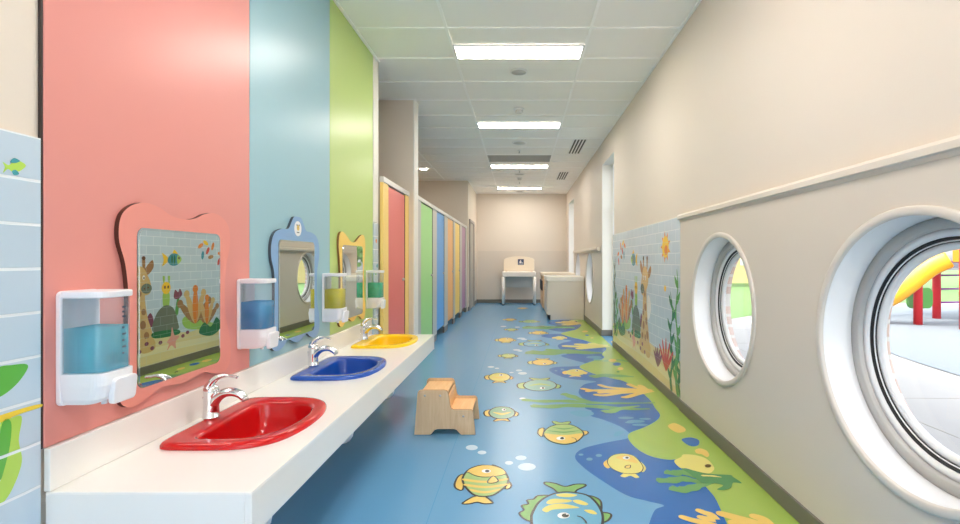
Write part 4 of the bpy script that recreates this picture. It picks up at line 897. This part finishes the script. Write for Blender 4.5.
mb = MB(); mb.face([(x, y, -0.055) for x, y in [(4.2, 10.2), (9, 14.2), (16, 15), (60, 12), (60, 60), (XO + .5, 60), (XO + 1.2, 12)]], mat('lawn', (92, 122, 66), 0.9, var=0.25, scale=8))
structure(mb, 'lawn', 'sunny mown lawn beyond the paving', 'lawn')
# play structure
RED = mat('play_red', (212, 44, 52), 0.4); YEL = mat('play_yellow', (232, 164, 30), 0.4); PUR = mat('play_purple', (150, 70, 160), 0.4); GRN = mat('play_green', (76, 150, 60), 0.4); ORG = mat('play_orange', (240, 130, 30), .4)
ps = empty('play_structure', (7.9, 9.3, -0.05), 'red and yellow playground tower with slide outside the large round window', 'play structure')
for x, y in ((0.06, 0.3), (0.32, -0.42), (0.25, 1.6), (1.3, 1.3), (1.6, -0.1), (2.3, 1.5)):
    mb = MB(); mb.tube([(x, y, 0.0), (x, y, 3.0)], 0.075, RED, 14); mb.lathe((x, y, 3.0), [(0.08, 0), (0.085, 0.04), (0.04, 0.09), (0, 0.1)], YEL, 14, cap=False); mb.build('post', ps)
mb = MB(); mb.box(0.62, 2.3, 0.2, 1.6, 1.13, 1.23, mat('deck_grey', (110, 110, 120), 0.6)); mb.build('deck', ps)
mb = MB()
p = catmull([(0.28, -0.16, 1.22), (0.06, -0.03, 1.06), (-0.2, 0.13, 0.74), (-0.42, 0.30, 0.48), (-0.68, 0.49, 0.30), (-0.88, 0.63, 0.27)], 5, False)
rs = []
for i, c in enumerate(p):
    t_ = (Vector(p[min(i + 1, len(p) - 1)]) - Vector(p[max(i - 1, 0)])).normalized(); sd = Vector((-t_.y, t_.x, 0)).normalized(); up = t_.cross(sd); up = up if up.z > 0 else -up
    sec = [(-0.26, 0.24), (-0.22, 0.25), (-0.18, 0.03), (0, 0.0), (0.18, 0.03), (0.22, 0.25), (0.26, 0.24), (0.22, -0.04), (0, -0.09), (-0.22, -0.04)]
    rs.append([Vector(c) + sd * a + up * b for a, b in sec])
mb.rings(rs, YEL); mb.build('slide', ps)
mb = MB(); w = [(-0.42, 0)] + [(0.42 * math.cos(a), 0.75 + 0.42 * math.sin(a)) for a in [PI - PI * k / 12 for k in range(13)]] + [(0.42, 0), (0.28, 0)] + [(0.28 * math.cos(a), 0.75 + 0.28 * math.sin(a)) for a in [PI * k / 12 for k in range(13)]] + [(-0.28, 0)]
mb.prism(w, lambda u, v, d: (0.58 + u, d, 1.25 + v * 0.8), 0.3, 0.42, YEL); mb.build('entry_arch', ps)
mb = MB(); mb.prism(rrect(-0.42, 0.42, 0, 0.95, 0.15), lambda u, v, d: (0.02 + u * 0.42, d + 0.9, 1.05 + v * 0.8), 0, 0.05, PUR); mb.build('purple_panel', ps)
mb = MB(); mb.prism(rrect(-0.5, 0.5, 0, 0.7, 0.2), lambda u, v, d: (0.28 + u * 0.5, d + 0.5, 0.3 + v * 0.6), 0, 0.06, GRN); mb.build('green_panel', ps)
mb = MB(); w = [(1.1, 1.25), (2.0, 1.25), (2.0, 2.1), (1.1, 2.1)]; mb.prism(w, lambda u, v, d: (u, d + 0.3, v), 0, 0.05, ORG); mb.build('guard_panel', ps)
mb = MB()
for a in (0, 1):
    pass
mb.add([(-0.6, -0.3, 3.0), (2.6, -0.3, 3.0), (2.6, 1.9, 3.0), (-0.6, 1.9, 3.0), (1.0, 0.8, 4.0)], [(0, 1, 4), (1, 2, 4), (2, 3, 4), (3, 0, 4), (3, 2, 1, 0)], PUR); mb.build('roof', ps)
for z in (0.25, 0.55, 0.85, 1.15):
    mb = MB(); mb.tube([(1.3, 1.3, z + .1), (2.3, 1.5, z + .1)], 0.02, PUR, 8); mb.build('rung', ps)
# trees, house
LEAF = mat('leaf_green', (104, 140, 66), 0.7, var=0.35, scale=3); LEAF2 = mat('leaf_dark', (78, 116, 58), 0.7, var=0.35, scale=3); BARK = mat('bark', (104, 84, 66), 0.9)
def tree(x, y, h, r, m, lab):
    t = empty('tree', (x, y, -0.06), lab, 'tree', 'trees behind the lawn')
    mb = MB(); mb.tube([(0, 0, 0), (0.05, 0, h * 0.4), (0, 0.05, h * 0.7)], [0.16, 0.12, 0.07], BARK, 10); mb.build('trunk', t)
    mb = MB()
    for k in range(520):
        d = Vector((random.gauss(0, 1), random.gauss(0, 1), random.gauss(0, 1))).normalized() * r * (0.55 + 0.5 * random.random())
        c = Vector((0, 0, h * 0.68)) + Vector((d.x, d.y, d.z * 0.8)); e = Vector((random.uniform(-1, 1), random.uniform(-1, 1), random.uniform(-1, 1))).normalized(); f2 = e.orthogonal().normalized(); sz = r * 0.13
        g2 = e.cross(f2)
        mb.face([c - f2 * sz, c + g2 * sz * .6, c + f2 * sz, c - g2 * sz * .6], m)
    mb.lathe((0, 0, h * 0.68), [(0, -r * 0.6), (r * 0.5, -r * 0.4), (r * 0.75, 0), (r * 0.5, r * 0.42), (0, r * 0.62)], m, 14, cap=False)
    mb.build('crown', t, merge=False)
for x, y, h, r, m, lab in ((10.0, 23.5, 4.2, 1.5, LEAF, 'light green tree seen through the second porthole'), (14.5, 21.0, 5.0, 2.0, LEAF2, 'dark green tree standing right of the tan house'), (19.5, 15.5, 5.5, 2.2, LEAF, 'light green tree behind the play structure'), (6.5, 26.0, 4.5, 1.8, LEAF2, 'dark green tree standing left of the tan house'), (22, 20, 6, 2.5, LEAF2, 'tall dark green tree far behind the play structure'), (4.2, 22.0, 3.0, 1.3, LEAF, 'small light green tree opposite the tall window')):
    tree(x, y, h, r, m, lab)
hs_ = empty('house', (13.0, 27.0, -0.06), 'tan house with pitched roof beyond the lawn', 'house')
mb = MB(); mb.box(-4, 4, 0, 6, 0, 3.0, mat('house_tan', (214, 190, 132), 0.8)); mb.build('house_wall', hs_)
mb = MB(); mb.add([(-4.4, -0.4, 3), (4.4, -0.4, 3), (4.4, 6.4, 3), (-4.4, 6.4, 3), (-4.4, 3, 5), (4.4, 3, 5)], [(0, 1, 5, 4), (2, 3, 4, 5), (0, 4, 3), (1, 2, 5), (3, 2, 1, 0)], mat('roof_grey', (130, 122, 116), 0.8)); mb.build('roof', hs_)
for x in (-2.6, 0, 2.6):
    mb = MB(); mb.box(x - 0.6, x + 0.6, -0.04, -0.001, 1.0, 2.3, WFRAME); f_ = mb.build('house_window', hs_)
    m2 = MB(); m2.box(x - 0.5, x + 0.5, -0.05, -0.041, 1.1, 2.2, mat('dark_pane', (70, 84, 92), 0.1)); m2.build('pane', f_)

# ------------------------------------------------------------------ light
wd = bpy.data.worlds.new('World'); scene.world = wd; wd.use_nodes = True
nt = wd.node_tree; bg = nt.nodes['Background']
sk = nt.nodes.new('ShaderNodeTexSky'); sk.sky_type = 'NISHITA'; sk.sun_disc = False; sk.sun_elevation = math.radians(52); sk.sun_rotation = math.radians(250); sk.altitude = 50; sk.air_density = 1.0; sk.dust_density = 3.0
hu = nt.nodes.new('ShaderNodeHueSaturation'); hu.inputs['Saturation'].default_value = 0.3
nt.links.new(sk.outputs[0], hu.inputs['Color']); nt.links.new(hu.outputs[0], bg.inputs['Color']); bg.inputs['Strength'].default_value = 0.5
sn = bpy.data.lights.new('sun', 'SUN'); sn.energy = 2.0; sn.angle = math.radians(0.6); sn.color = (1.0, 0.95, 0.88)
so = bpy.data.objects.new('sun', sn); COL.objects.link(so); so.location = (-10, -4, 14)
so.rotation_euler = Vector((0.80, 0.32, -1.02)).to_track_quat('-Z', 'Y').to_euler()

# ------------------------------------------------------------------ camera
cam = bpy.data.cameras.new('camera'); co = bpy.data.objects.new('camera', cam); COL.objects.link(co)
co.location = (0, 0, CAMZ); co.rotation_euler = (PI / 2, 0, 0)
cam.sensor_fit = 'HORIZONTAL'; cam.sensor_width = 36; cam.lens = F / 960 * 36
cam.shift_x = -(VX - 480) / 960; cam.shift_y = (VY - 262) / 960
cam.clip_start = 0.05; cam.clip_end = 300
scene.camera = co
vs = scene.view_settings; vs.view_transform = 'Standard'; vs.look = 'None'; vs.gamma = 1.0; vs.exposure = 1.0; vs.use_curve_mapping = False
scene.cycles.max_bounces = 14; scene.cycles.diffuse_bounces = 10; scene.cycles.transparent_max_bounces = 16; scene.cycles.glossy_bounces = 5
scene.cycles.sample_clamp_indirect = 8.0; scene.cycles.caustics_reflective = False; scene.cycles.caustics_refractive = False
